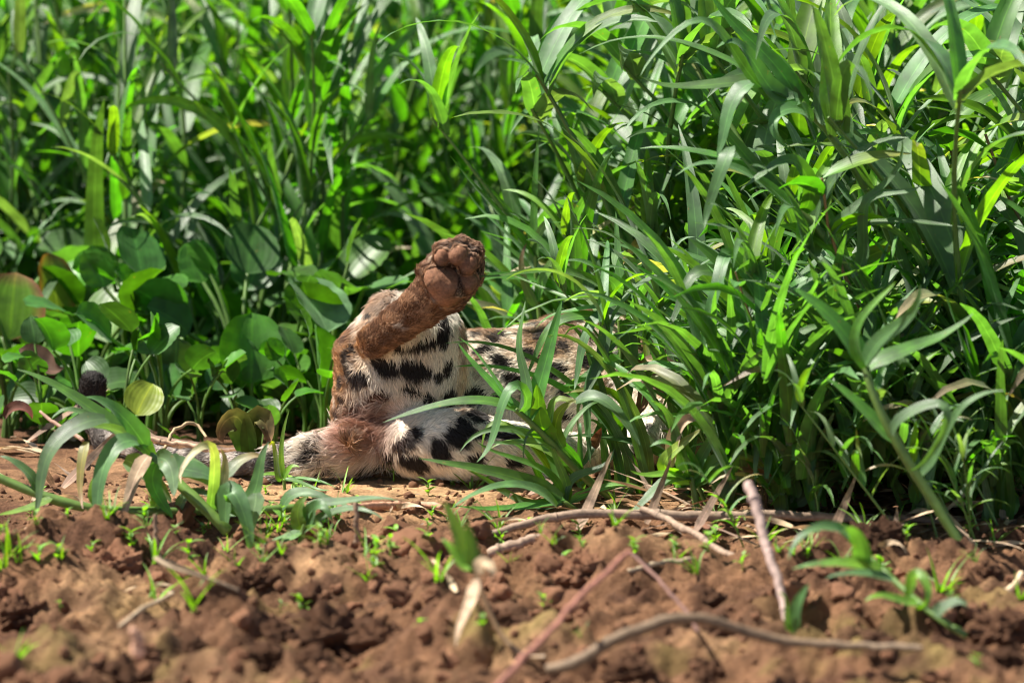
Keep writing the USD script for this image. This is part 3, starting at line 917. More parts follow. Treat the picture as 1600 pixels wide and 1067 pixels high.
WP = [water_plant_parts(1200 + i) for i in range(8)]
wp = []
L_WP = 'water plant with glossy round green leaves growing left behind the jaguar'
G_WP = 'round-leaved water plants'
spots = [(-.78, .62), (-.70, .85), (-.62, .60), (-.55, .80), (-.47, .62), (-.40, .72), (-.33, .60), (-.25, .85), (-.50, 1.0), (-.62, 1.05), (-.75, 1.1), (-.38, 1.0), (-.30, .78), (-.85, .75),
         (-.18, .95), (-.58, .70), (-.68, .52), (-.44, .50), (-.36, .48), (-.52, .52), (-.80, .48), (-.28, .55), (-.10, .75), (-.72, .95), (-.45, .88), (-.22, .66), (-.60, .90), (-.33, .9), (-.90, .9), (-.15, 1.1),
         (-.66, .72), (-.42, .58), (-.5, .72), (-.76, .72), (-.58, .46), (-.70, .44), (-.30, .46), (-.24, .50), (-.86, .56), (-.47, .78), (-.38, .84), (-.66, .82), (-.2, .8), (-.55, .92), (-.75, .22), (-.62, .19), (-.50, .24), (-.38, .20), (-.30, .25), (-.87, .24), (-.56, .29), (-.44, .29), (-.69, .28), (-.81, .3), (-.33, .31)]
ORD = 'first second third fourth fifth sixth seventh eighth ninth tenth eleventh twelfth thirteenth fourteenth fifteenth sixteenth'.split()


def rank_labels(spots, cuts, text):
    """A label per spot: its row by depth and its rank from the left within that row."""
    out = [None] * len(spots)
    rows = ['front', 'middle', 'back'] if len(cuts) == 2 else ['front', 'second', 'third', 'back']
    for r in range(len(cuts) + 1):
        lo_, hi_ = ([-9] + list(cuts))[r], (list(cuts) + [99])[r]
        ids = sorted([i for i, s_ in enumerate(spots) if lo_ <= s_[1] < hi_], key=lambda i: spots[i][0])
        for k_, i in enumerate(ids):
            out[i] = text.format(rank=ORD[min(k_, 15)], row=rows[r])
    return out


labels = rank_labels(spots, (.40, .56, .75), 'glossy round-leaved water plant, {rank} from the left edge in the {row} row behind the tail')
for i, (x, y) in enumerate(spots):
    loc, rz, sc = on(x, y + .22), rng.uniform(0, 6.28), rng.uniform(.62, .92) * (.68 if y < .33 else 1)
    if i < len(WP):
        wp.append(water_plant(labels[i], WP[i], loc, rz, sc, G_WP))
    else:
        copy_of(wp[rng.integers(len(wp))], 'water_hyacinth', loc, rz, sc, label=labels[i])


# ------------------------------------------------------------------ placed plants: pixels give the outline, each leaf its own depth
TOCAM = -FWD


def placed_leaf(pix, y0, y1, w, roll, codes, n=16, shape='grass', fold=.22):
    k = len(pix)
    pts = [at(u, v, y0 + (y1 - y0) * i / (k - 1)) for i, (u, v) in enumerate(pix)]
    p = spline(pts, n)
    T = tangents(p)
    C = nrm(TOCAM - (T @ TOCAM)[:, None] * T)
    up = np.array([-.45, 0, .9])
    S = np.cross(C, T)
    sg = np.sign(S @ up)
    sg = np.where(sg == 0, 1, sg)
    sg[:] = np.sign(sg.sum() + 1e-6)
    r = np.radians(np.linspace(roll[0], roll[1], n) if np.ndim(roll) else np.full(n, roll))[:, None]
    N = C * np.cos(r) + S * sg[:, None] * np.sin(r)
    side = np.cross(T, N)
    return blade(p, side, N, w * K * (1.3 if shape == 'grass' else 1.0), grad(codes, n), fold=fold, shape=shape, wav=.02, seed=int(abs(pix[0][0] * 7 + pix[-1][1])))


def placed_plant(name, label, cat, stem, leaves, mat='grass_blade', stint=(.08, .14, .025)):
    """stem: [(u, v, y, r mm)...]; leaves: [(pixels, y0, y1, width mm, roll, tints[, shape])]. The thing's origin is the stem's foot."""
    pts = np.array([at(*s[:3]) for s in stem])
    foot = pts[0].copy()
    t = thing(name, label, cat, foot)
    n = max(10, 3 * len(stem))
    p = spline(pts, n)
    r = np.interp(np.linspace(0, 1, n), np.linspace(0, 1, len(stem)), [s[3] * K for s in stem])
    g = tube(p - foot, r * (1 + .12 * (np.arange(n) % 4 == 0)), np.array(stint), 8)
    part('stem', g, 'green_stem', t)
    for L in leaves:
        gl = placed_leaf(*L[:6], shape=L[6] if len(L) > 6 else 'grass')
        gl['v'] = gl['v'] - foot
        part('leaf', gl, 'dry_leaf' if set(L[5]) <= set('snkrd') else mat, t)
    return t


# the cane in front of the jaguar's belly
placed_plant('cane_plant', 'green cane leaning left in front of the jaguar\'s belly, long leaves drooping', 'cane plant',
             [(1000, 800, -.12, 6.5), (927, 757, -.15, 6), (866, 697, -.18, 5.5), (806, 640, -.2, 4.5)],
             [([(806, 640), (745, 626), (680, 634), (598, 660)], -.2, -.22, 17, 50, 'gb'),
              ([(812, 645), (818, 610), (806, 603), (783, 640), (768, 690), (745, 722)], -.2, -.26, 19, (60, 25), 'b'),
              ([(826, 655), (846, 590), (862, 530), (878, 468)], -.19, -.15, 23, (25, 10), 'gg'),
              ([(800, 634), (770, 600), (742, 570), (715, 535)], -.2, -.15, 13, 35, 'g'),
              ([(815, 640), (822, 590), (812, 545), (816, 500), (821, 470)], -.19, -.13, 15, (20, 55), 'bg'),
              ([(800, 630), (772, 590), (748, 556), (716, 526)], -.2, -.13, 9, 60, 'g'),
              ([(838, 670), (862, 640), (868, 625), (905, 628), (918, 622)], -.18, -.2, 16, 50, 'gy'),
              ([(862, 690), (845, 660), (842, 635), (838, 600)], -.18, -.2, 30, 10, 'l'),
              ([(880, 700), (870, 655), (878, 640), (900, 625)], -.18, -.2, 20, 20, 'ly'),
              ([(900, 628), (935, 622), (968, 648), (1000, 696)], -.2, -.26, 21, (55, 30), 'b'),
              ([(870, 700), (825, 690), (790, 692), (762, 690)], -.18, -.24, 15, 55, 'bb')])
placed_plant('cane_plant', 'upright blue green grass with folded hanging leaves over the jaguar\'s chest', 'cane plant',
             [(985, 770, -.02, 5), (975, 690, -.03, 5), (972, 580, -.03, 4.5), (968, 500, -.03, 4)],
             [([(978, 488), (957, 492), (945, 540), (930, 585), (912, 625)], -.05, -.1, 24, (50, 20), 'b'),
              ([(968, 520), (950, 545), (925, 590), (918, 660), (922, 725)], -.05, -.12, 17, (40, 10), 'b'),
              ([(975, 500), (984, 530), (984, 600), (980, 650)], -.04, -.06, 20, 10, 'b'),
              ([(965, 490), (935, 495), (918, 520), (905, 570), (897, 610)], -.04, -.1, 19, (55, 25), 'b'),
              ([(976, 485), (930, 480), (890, 486), (865, 492), (838, 512)], -.04, -.05, 12, 60, 'gg'),
              ([(964, 500), (890, 496), (868, 505), (835, 560), (822, 588)], -.05, -.08, 17, (55, 20), 'gg'),
              ([(990, 490), (1010, 500), (1040, 530), (1085, 555), (1088, 562)], -.05, -.1, 26, 30, 'gg'),
              ([(972, 560), (945, 570), (905, 595), (880, 602)], -.03, -.1, 18, 40, 'g'),
              ([(980, 640), (950, 612), (925, 608), (880, 615)], -.03, -.1, 14, 45, 'gy'),
              ([(972, 690), (950, 655), (925, 700), (905, 732)], -.03, -.12, 18, 20, 'g')])
placed_plant('cane_plant', 'low dark green grass blades lying flat below the jaguar\'s hind leg', 'cane plant',
             [(905, 800, -.2, 5), (890, 790, -.22, 4), (880, 783, -.22, 3.5)],
             [([(878, 778), (810, 748), (760, 735), (655, 716)], -.24, -.3, 22, (30, 50), 'gg'),
              ([(880, 780), (850, 735), (800, 715), (745, 690)], -.2, -.25, 13, 45, 'g'),
              ([(870, 790), (800, 757), (745, 770), (705, 795)], -.3, -.38, 18, 55, 'b'),
              ([(882, 780), (830, 790), (760, 795), (715, 790)], -.24, -.32, 17, 55, 'g'),
              ([(885, 782), (905, 742), (935, 732), (960, 700)], -.2, -.18, 15, 40, 'b'),
              ([(890, 785), (920, 770), (950, 760), (1010, 765)], -.2, -.18, 16, 50, 'gl'),
              ([(880, 785), (840, 740), (815, 700), (790, 690)], -.2, -.2, 14, 40, 'g'),
              ([(885, 785), (880, 740), (868, 712), (862, 680)], -.2, -.18, 14, 25, 'l'),
              ([(880, 785), (790, 770), (752, 745), (730, 735)], -.22, -.28, 15, 45, 'b')])
placed_plant('cane_plant', 'upright grass blade standing behind the raised paw with a pale flag leaf', 'cane plant',
             [(850, 600, .45, 4), (845, 520, .46, 4), (838, 440, .46, 3.5), (836, 400, .46, 3)],
             [([(838, 410), (835, 330), (838, 260), (842, 200)], .46, .46, 13, 35, 'gg'),
              ([(835, 400), (795, 350), (750, 300), (703, 243)], .46, .44, 13, 55, 'g'),
              ([(840, 440), (815, 390), (775, 350), (725, 290)], .46, .5, 9, 55, 'b'),
              ([(840, 470), (870, 405), (930, 360), (992, 322)], .45, .4, 16, 40, 'gyn'),
              ([(845, 420), (852, 350), (858, 345), (862, 385)], .45, .43, 13, 10, 'p'),
              ([(838, 480), (820, 440), (815, 410), (823, 380)], .45, .45, 14, 30, 'gn')])
placed_plant('cane_plant', 'grass with a long leaf reaching left to touch the raised paw', 'cane plant',
             [(1010, 640, .22, 5), (1000, 560, .2, 5), (985, 490, .18, 4.5), (972, 470, .15, 4)],
             [([(975, 472), (930, 440), (870, 423), (810, 427), (742, 432)], .15, -.06, 17, (45, 60), 'gg'),
              ([(972, 475), (945, 430), (915, 410), (880, 408)], .15, .12, 15, 50, 'b'),
              ([(975, 470), (968, 420), (965, 380), (962, 330)], .15, .2, 14, 25, 'g'),
              ([(978, 480), (965, 455), (955, 440), (938, 440)], .15, .1, 24, 30, 'b'),
              ([(980, 478), (1010, 440), (1035, 420), (1060, 380), (1085, 370)], .15, .1, 15, 45, 'b'),
              ([(975, 470), (985, 430), (1005, 405), (1012, 400)], .15, .1, 18, 20, 'gg'),
              ([(980, 490), (900, 470), (860, 455), (800, 430)], .2, .3, 10, 50, 'g'),
              ([(985, 500), (1010, 440), (1022, 425), (1010, 480), (985, 520)], .1, .05, 15, 40, 'b')])
def blade_clump(label, seed, bu, bv, y, n, du, vtop, w):
    r2 = np.random.default_rng(seed)
    lv = []
    for i in range(n):
        u0, v0 = bu + r2.uniform(-25, 25), bv - r2.uniform(0, 30)
        ut, vt = bu + r2.uniform(*du), r2.uniform(*vtop)
        k = r2.uniform(-40, 40)
        um, vm = u0 + (ut - u0) * .38 + k * .4, v0 + (vt - v0) * r2.uniform(.55, .8)
        dr = r2.uniform(0, 70) if r2.random() < .6 else 0
        lv.append(([(u0, v0), (um, vm), (ut, vt), (ut + (ut - um) * .45, vt + dr)], y + r2.uniform(-.02, .02), y + r2.uniform(-.1, .1), w * r2.uniform(.7, 1.2), r2.uniform(10, 55), r2.choice(['b', 'g', 'gg', 'p', 'l', 'gb'])))
    return placed_plant('cane_plant', label, 'cane plant', [(bu, bv, y, 4), (bu - 3, bv - 25, y, 4), (bu - 8, bv - 60, y, 3)], lv)


blade_clump('clump of narrow green blades rising in front of the jaguar\'s ribs', 11, 985, 775, -.08, 9, (-230, -20), (500, 680), 15)
blade_clump('clump of narrow blades crossing the jaguar\'s lower hind leg', 12, 890, 780, -.14, 10, (-140, 60), (600, 700), 13)
blade_clump('dense clump of blades where the jaguar\'s chest disappears into the thicket', 13, 1075, 775, -.05, 13, (-160, 90), (480, 690), 17)
blade_clump('grass clump standing behind the dead cane under the yellowing leaves', 14, 1150, 790, -.2, 16, (-120, 120), (540, 720), 17)
blade_clump('low grass clump behind the pale jointed reed', 15, 1230, 800, -.28, 14, (-120, 100), (600, 750), 16)
blade_clump('low grass clump right of the dark lump', 16, 1450, 815, -.36, 14, (-120, 120), (620, 760), 17)
blade_clump('low grass clump at the right edge above the curled dry stem', 17, 1560, 830, -.4, 12, (-120, 60), (640, 780), 17)
# right thicket heads
placed_plant('cane_plant', 'thick grass cane with a fan of folded leaves at upper right', 'cane plant',
             [(1560, 700, -0.15, 7), (1420, 440, -0.20, 7), (1312, 229, -0.24, 6.5), (1252, 162, -0.25, 6)],
             [([(1252, 160), (1190, 130), (1120, 132), (1000, 120)], -0.25, -0.28, 26, (35, 60), 'gg'),
              ([(1245, 155), (1205, 95), (1150, 40), (1110, -10)], -0.25, -0.23, 24, (30, 15), 'gg'),
              ([(1248, 155), (1185, 110), (1145, 65), (1120, 75)], -0.26, -0.30, 30, (30, 60), 'bb'),
              ([(1240, 150), (1150, 100), (1060, 65), (905, 85)], -0.23, -0.15, 15, (50, 70), 'g'),
              ([(1240, 150), (1150, 85), (1095, 32), (1040, 65), (1000, 120)], -0.26, -0.35, 19, (30, 60), 'bb'),
              ([(1262, 175), (1240, 120), (1215, 90), (1170, 75)], -0.24, -0.22, 16, 55, 'g'),
              ([(1270, 190), (1240, 170), (1215, 180), (1235, 235)], -0.26, -0.32, 24, (60, 20), 'b'),
              ([(1285, 200), (1300, 150), (1290, 90), (1285, 0)], -0.23, -0.20, 20, 20, 'bg'),
              ([(1300, 215), (1280, 150), (1283, 190), (1290, 195)], -0.25, -0.29, 20, 15, 'b')])
placed_plant('cane_plant', 'thick grass cane below the fan, leaves spread left over the thicket', 'cane plant',
             [(1545, 700, -0.23, 7), (1440, 570, -0.26, 7), (1364, 474, -0.28, 6.5), (1307, 394, -0.30, 6), (1243, 322, -0.30, 5.5)],
             [([(1245, 322), (1200, 280), (1150, 225), (1100, 150)], -0.30, -0.28, 22, (30, 20), 'gg'),
              ([(1245, 325), (1190, 285), (1120, 255), (1055, 275)], -0.32, -0.40, 20, (50, 60), 'b'),
              ([(1255, 330), (1262, 280), (1235, 250), (1200, 265), (1158, 292)], -0.32, -0.40, 24, (20, 60), 'gb'),
              ([(1245, 322), (1160, 260), (1080, 235), (1000, 232)], -0.30, -0.26, 20, (45, 60), 'gg'),
              ([(1142, 230), (1138, 240), (1115, 300), (1100, 358)], -0.38, -0.42, 20, (40, 15), 'b'),
              ([(1175, 130), (1150, 150), (1135, 190), (1120, 245)], -0.34, -0.38, 24, (50, 15), 'b'),
              ([(1290, 380), (1330, 330), (1390, 280), (1410, 215)], -0.32, -0.40, 17, 45, 'b'),
              ([(1310, 400), (1355, 350), (1400, 345), (1480, 352), (1512, 356)], -0.32, -0.35, 14, 50, 'gb'),
              ([(1270, 350), (1290, 300), (1340, 240), (1420, 215)], -0.30, -0.35, 18, 50, 'b'),
              ([(1330, 430), (1350, 390), (1360, 310), (1410, 300), (1440, 290)], -0.34, -0.40, 20, 40, 'b')])
placed_plant('cane_plant', 'diagonal cane at mid right with pale drooping leaves over the dead stalks', 'cane plant',
             [(1420, 790, -.16, 7), (1352, 691, -.2, 6.5), (1262, 582, -.24, 6), (1212, 510, -.26, 5)],
             [([(1212, 510), (1180, 470), (1135, 420), (1075, 372)], -.26, -.24, 28, (35, 15), 'gg'),
              ([(1190, 480), (1130, 410), (1125, 430), (1108, 490), (1100, 570)], -.28, -.34, 22, (45, 15), 'b'),
              ([(1235, 470), (1255, 448), (1290, 455), (1318, 500), (1340, 545)], -.28, -.34, 26, (45, 35), 'gb'),
              ([(1215, 510), (1205, 480), (1165, 540), (1120, 640), (1105, 690)], -.3, -.36, 24, (40, 10), 'gg'),
              ([(1225, 520), (1195, 470), (1165, 500), (1145, 545)], -.28, -.36, 19, (50, 20), 'b'),
              ([(1215, 505), (1130, 430), (1090, 425), (1065, 465), (1042, 512)], -.26, -.32, 26, (50, 25), 'gb'),
              ([(1260, 580), (1215, 585), (1150, 580), (1030, 590)], -.24, -.22, 12, 55, 'g'),
              ([(1270, 590), (1220, 620), (1195, 660), (1180, 755)], -.3, -.38, 18, (45, 15), 'b'),
              ([(1230, 530), (1285, 470), (1290, 430), (1315, 415), (1360, 420)], -.28, -.3, 18, 45, 'b')])
placed_plant('cane_plant', 'out of focus cane in the right foreground, leaves spreading from its bent top', 'cane plant',
             [(1545, 940, -.85, 8), (1470, 800, -.8, 8), (1400, 690, -.78, 7), (1350, 570, -.75, 6)],
             [([(1350, 570), (1320, 520), (1270, 470), (1240, 450)], -.75, -.72, 26, (35, 20), 'gg'),
              ([(1352, 570), (1390, 520), (1415, 500), (1438, 445)], -.76, -.82, 24, (45, 20), 'b'),
              ([(1350, 580), (1420, 545), (1460, 530), (1520, 490)], -.75, -.7, 26, (40, 60), 'gg'),
              ([(1395, 680), (1430, 640), (1475, 635), (1460, 700), (1420, 735)], -.82, -.9, 17, (55, 20), 'b'),
              ([(1400, 690), (1370, 660), (1330, 620), (1290, 590)], -.78, -.74, 20, 35, 'gg'),
              ([(1440, 740), (1470, 690), (1500, 640), (1570, 610)], -.8, -.86, 18, 45, 'b'),
              ([(1350, 575), (1345, 500), (1370, 470), (1400, 440)], -.76, -.8, 16, 40, 'gl')])
placed_plant('cane_plant', 'single upright green shoot with a broad vertical leaf beside the dead stalks', 'cane plant',
             [(1276, 800, -.3, 5), (1277, 740, -.3, 5), (1279, 690, -.3, 4.5), (1282, 640, -.3, 4)],
             [([(1280, 690), (1275, 640), (1290, 590), (1298, 530)], -.3, -.3, 28, 12, 'll'),
              ([(1282, 640), (1288, 570), (1294, 500)], -.3, -.28, 12, 30, 'l'),
              ([(1280, 640), (1255, 590), (1210, 600), (1190, 640)], -.32, -.38, 15, 50, 'b'),
              ([(1284, 650), (1310, 590), (1325, 560), (1335, 545)], -.3, -.3, 20, 30, 'g')])
# left foreground plant
placed_plant('cane_plant', 'large leaning grass in the left foreground, pale leaves hanging over the clay', 'cane plant',
             [(356, 830, -.48, 9), (300, 775, -.46, 8.5), (240, 717, -.42, 8), (215, 690, -.4, 6)],
             [([(240, 717), (200, 680), (165, 668), (125, 665)], -.42, -.46, 26, (50, 60), 'l'),
              ([(225, 700), (165, 655), (100, 610), (27, 577)], -.4, -.36, 26, (40, 55), 'gg'),
              ([(228, 700), (200, 660), (165, 630), (134, 620)], -.42, -.46, 30, (30, 55), 'bb'),
              ([(165, 655), (115, 668), (75, 710), (63, 760), (55, 805)], -.48, -.54, 25, (45, 12), 'b'),
              ([(215, 690), (185, 695), (160, 735), (152, 790), (150, 830)], -.48, -.55, 26, (45, 10), 'b'),
              ([(232, 712), (212, 745), (198, 790), (190, 820)], -.46, -.52, 20, 25, 's'),
              ([(255, 720), (300, 735), (330, 745), (345, 762)], -.42, -.44, 34, 40, 'b'),
              ([(330, 800), (335, 720), (325, 695), (292, 720), (283, 755)], -.46, -.54, 18, (45, 20), 'bs'),
              ([(352, 815), (365, 770), (380, 800), (388, 862)], -.5, -.56, 30, (50, 15), 'bb'),
              ([(355, 800), (400, 760), (408, 720), (420, 690)], -.48, -.46, 22, 20, 'b'),
              ([(350, 800), (350, 750), (352, 720), (345, 700)], -.46, -.46, 17, 20, 'bs'),
              ([(170, 660), (140, 650), (110, 640), (80, 655)], -.42, -.44, 16, 55, 'b'),
              ([(245, 725), (240, 760), (260, 795), (270, 810)], -.44, -.46, 24, 25, 'g'),
              ([(135, 690), (128, 720), (126, 770), (130, 795)], -.44, -.5, 13, 25, 'yn'),
              ([(246, 715), (262, 722), (270, 745), (272, 775)], -.45, -.5, 26, 15, 'p'),
              ([(195, 718), (225, 735), (250, 760), (268, 785)], -.40, -.42, 26, 20, 'p'),
              ([(285, 730), (310, 738), (335, 755), (350, 768)], -.41, -.44, 28, 25, 'p'),
              ([(345, 760), (365, 775), (380, 805), (386, 835)], -.46, -.5, 26, 20, 'p'),
              ([(352, 745), (372, 722), (392, 712), (412, 715)], -.44, -.42, 17, 30, 'ps'),
              ([(400, 770), (396, 800), (390, 830), (392, 850)], -.5, -.54, 22, 15, 'p')])
placed_plant('creeping_stem', 'thick green creeping stem lying across the clay at lower left', 'cane plant',
             [(-20, 738, -.42, 7), (60, 772, -.44, 7.5), (130, 792, -.45, 7.5), (270, 799, -.42, 7), (400, 797, -.38, 6.5), (475, 792, -.36, 6)],
             [([(60, 770), (40, 735), (20, 720), (0, 712)], -.44, -.42, 20, 50, 'b'),
              ([(150, 790), (158, 740), (175, 720), (190, 700)], -.46, -.44, 15, 30, 'l'),
              ([(80, 778), (55, 790), (20, 800), (-5, 805)], -.46, -.5, 14, 50, 'l'),
              ([(240, 795), (243, 775), (238, 755), (240, 745)], -.43, -.43, 14, 20, 'l'),
              ([(280, 798), (300, 770), (320, 770), (340, 790)], -.42, -.45, 16, 40, 'b'),
              ([(440, 795), (470, 770), (500, 775), (545, 790)], -.38, -.42, 20, 50, 'b')])
placed_plant('cane_plant', 'small grass clump with pale leaves between the clay and the jaguar\'s tail', 'cane plant',
             [(470, 850, -.5, 5), (472, 835, -.5, 4.5), (478, 815, -.5, 4)],
             [([(478, 815), (490, 790), (520, 785), (560, 780), (622, 782)], -.5, -.52, 17, (45, 55), 'b'),
              ([(476, 820), (490, 795), (500, 790), (520, 815)], -.5, -.55, 22, 30, 'b'),
              ([(470, 830), (450, 840), (420, 850), (395, 862)], -.5, -.52, 16, 50, 'g'),
              ([(472, 825), (465, 800), (470, 785), (480, 775)], -.5, -.5, 20, 25, 'l'),
              ([(474, 830), (520, 800), (560, 795), (600, 812)], -.5, -.58, 15, 50, 'b')])
placed_plant('cane_plant', 'bright green sprout on a curved dry stem in the centre foreground', 'cane plant',
             [(852, 1026, -1.55, 4), (790, 1000, -1.5, 4), (762, 950, -1.48, 3.8), (742, 890, -1.46, 3.5)],
             [([(742, 890), (725, 850), (708, 810), (694, 782)], -1.46, -1.44, 24, 20, 'll'),
              ([(744, 890), (740, 860), (735, 835), (728, 812)], -1.48, -1.5, 22, 30, 'b'),
              ([(740, 885), (715, 872), (700, 850), (690, 842)], -1.46, -1.44, 18, 40, 'l'),
              ([(744, 905), (735, 940), (722, 970), (712, 1010)], -1.5, -1.6, 16, 30, 's'),
              ([(748, 895), (760, 880), (768, 890), (765, 905)], -1.5, -1.52, 18, 30, 's')], stint=(.16, .10, .05))
placed_plant('cane_plant', 'creeping green shoot with pointed leaves lying on the clay at lower right', 'cane plant',
             [(1510, 992, -1.35, 5), (1440, 945, -1.3, 5), (1385, 895, -1.25, 4.5), (1330, 845, -1.2, 4)],
             [([(1385, 895), (1330, 880), (1285, 880), (1238, 888)], -1.25, -1.28, 20, (40, 55), 'lg'),
              ([(1330, 845), (1300, 822), (1262, 830), (1232, 875)], -1.2, -1.26, 16, (45, 30), 'b'),
              ([(1350, 868), (1320, 830), (1300, 825), (1270, 830)], -1.22, -1.2, 18, 50, 'g'),
              ([(1345, 880), (1345, 850), (1330, 828), (1318, 830)], -1.24, -1.3, 24, 20, 'b'),
              ([(1395, 905), (1370, 898), (1330, 895), (1290, 903)], -1.28, -1.32, 16, 55, 'b'),
              ([(1440, 940), (1400, 935), (1375, 930), (1350, 940)], -1.3, -1.34, 16, 50, 'l'),
              ([(1460, 960), (1480, 945), (1500, 940), (1512, 948)], -1.34, -1.36, 18, 40, 'b'),
              ([(1420, 930), (1440, 900), (1450, 930), (1430, 950)], -1.3, -1.36, 16, 30, 'l')])
placed_plant('cane_plant', 'lone blade standing beside the pale upright reed, right foreground', 'cane plant',
             [(1240, 990, -1.35, 3), (1241, 975, -1.35, 3), (1242, 965, -1.35, 2.5)],
             [([(1240, 985), (1242, 955), (1252, 930), (1264, 912)], -1.35, -1.35, 18, 20, 'bb'),
              ([(1238, 985), (1230, 950), (1225, 930), (1215, 925)], -1.35, -1.35, 8, 30, 'l')])
placed_plant('cane_plant', 'grass with yellowing and rusty leaves low in front of the right thicket', 'cane plant',
             [(1090, 800, -.3, 5), (1085, 770, -.3, 5), (1080, 745, -.3, 4)],
             [([(1080, 745), (1060, 690), (1040, 640), (1015, 625)], -.3, -.34, 22, (30, 50), 'b'),
              ([(1085, 750), (1040, 720), (1070, 690), (1095, 670)], -.3, -.34, 22, 30, 'ly'),
              ([(1080, 745), (1060, 690), (1058, 670), (1085, 652), (1100, 665)], -.3, -.3, 26, 30, 'gs'),
              ([(1085, 755), (1120, 720), (1150, 712), (1200, 735)], -.3, -.36, 24, 45, 'gy'),
              ([(1085, 760), (1120, 742), (1160, 735), (1235, 755)], -.3, -.36, 17, 50, 'gnr'),
              ([(1080, 745), (1065, 700), (1040, 690), (1015, 698)], -.3, -.32, 18, 40, 'g'),
              ([(1080, 750), (1050, 740), (1020, 742), (985, 735)], -.3, -.34, 16, 50, 'l'),
              ([(1090, 755), (1110, 690), (1120, 660), (1105, 640)], -.3, -.34, 18, 30, 'b'),
              ([(1080, 745), (1030, 760), (1000, 790), (970, 812)], -.3, -.36, 20, 50, 'b')])
placed_plant('cane_plant', 'small tuft of narrow green blades below the jaguar\'s tail root', 'cane plant',
             [(445, 765, -.1, 2.5), (444, 755, -.1, 2.5), (444, 748, -.1, 2)],
             [([(444, 750), (425, 740), (410, 742), (395, 748)], -.1, -.12, 8, 50, 'l'),
              ([(446, 750), (470, 748), (500, 752), (525, 762)], -.1, -.14, 9, 55, 'g'),
              ([(444, 748), (440, 700), (446, 660), (452, 640)], -.1, -.1, 8, 25, 'l'),
              ([(443, 748), (450, 735), (458, 728), (468, 730)], -.1, -.12, 10, 40, 'l'),
              ([(446, 748), (480, 758), (500, 765), (515, 765)], -.12, -.16, 8, 50, 'g'),
              ([(440, 750), (432, 720), (425, 690), (420, 700)], -.12, -.14, 10, 40, 'gy')])


# curled brown leaves and coloured round leaves that stand out
def single_water_leaf(label, u, v, y, size, az, pitch, roll, tint, edge=None, curl=.3, mat='broad_leaf'):
    c = at(u, v, y)
    root = on(c[0], y)
    rng = np.random.default_rng(int(u * 3 + v))
    tipd = np.array([math.cos(az) * math.cos(pitch), math.sin(az) * math.cos(pitch), math.sin(pitch)])
    tip = c - tipd * size * .5
    t = thing('water_hyacinth', label, 'water plant', root)
    reach = math.hypot(tip[0] - root[0], tip[1] - root[1])
    g = round_leaf(rng, np.zeros(3), az, 0, tip[2] - root[2], size, tint, pitch, roll, curl, edge)
    g['v'] = g['v'] + np.where(g['v'][:, 2:] > (tip[2] - root[2]) * .5, 1, 0) * 0
    part('leaf', g, mat, t)


single_water_leaf('green round leaf with a broad rusty brown edge, upper left of the water plants', 90, 445, .85, .105, 1.9, 1.25, .5, np.array([.10, .15, .04]), RB)
single_water_leaf('cupped olive green round leaf beside the rusty-edged one', 170, 490, .75, .115, 1.2, 1.0, -.3, np.array([.09, .16, .04]))
single_water_leaf('large green round leaf facing the viewer, centre of the water plants', 393, 545, .6, .115, 1.57, 1.35, .1, GREEN)
single_water_leaf('yellow green drooping leaf with brown marks, behind the black tail tip', 213, 626, .36, .070, 1.1, .75, .5, np.array([.17, .22, .02]))
single_water_leaf('pale grey green hooded leaf left of the raised paw', 512, 478, .6, .12, 2.2, .8, .2, np.array([.10, .19, .08]))
single_water_leaf('tall narrow green leaf just left of the jaguar\'s thigh', 500, 560, .5, .11, 1.9, 1.4, .9, GREEN)
single_water_leaf('bright leaf at the far left edge of the water plants', 15, 480, .7, .115, 1.4, 1.2, .3, LIME * .8, RB * 1.3)


def dry_curled(label, pix, y, codes, w):
    c = at(*pix[0], y)
    t = thing('dead_leaf', label, 'dead leaf', c)
    for k, (pp, ww, ro) in enumerate(w):
        g = placed_leaf(pp, y, y - .03, ww, ro, codes, shape='lance', fold=.7)
        g['v'] = g['v'] - c
        part('leaf_lobe', g, 'dry_leaf', t)


dry_curled('curled dead brown leaf standing behind the jaguar\'s tail', [(385, 712)], .16, 'gn',
           [([(390, 714), (384, 676), (366, 650), (350, 660), (349, 692)], 44, (15, 30)), ([(392, 714), (398, 676), (408, 652), (417, 668), (416, 692)], 38, (20, 5))])
dry_curled('crumpled dark brown leaf among the water plants, left edge', [(70, 585)], .5, 'dd', [([(30, 545), (55, 565), (80, 580), (100, 575)], 45, 40), ([(35, 550), (45, 560), (60, 590), (90, 585)], 30, 20)])
dry_curled('rust red leaf low at the left edge beside the twig', [(40, 640)], .35, 'dr', [([(8, 655), (22, 640), (38, 640), (50, 655)], 22, 40)])
dry_curled('broad dried brown grass sheath hanging at the jaguar\'s shoulder', [(990, 570)], -.02, 'kn',
           [([(975, 560), (1010, 590), (1050, 620), (1085, 650)], 36, 25), ([(1000, 580), (1010, 610), (1000, 640), (990, 655)], 22, 15), ([(1000, 565), (1035, 570), (1070, 610), (1100, 640)], 26, 40)])
dry_curled('small orange brown leaf under the grass in front of the jaguar', [(933, 690)], -.1, 'nr', [([(928, 700), (932, 690), (936, 680), (940, 668)], 16, 20)])
dry_curled('pale folded dry leaf beneath the yellowing grass', [(1070, 680)], -.3, 'ss', [([(1050, 730), (1055, 690), (1070, 660), (1108, 664)], 24, 30)])

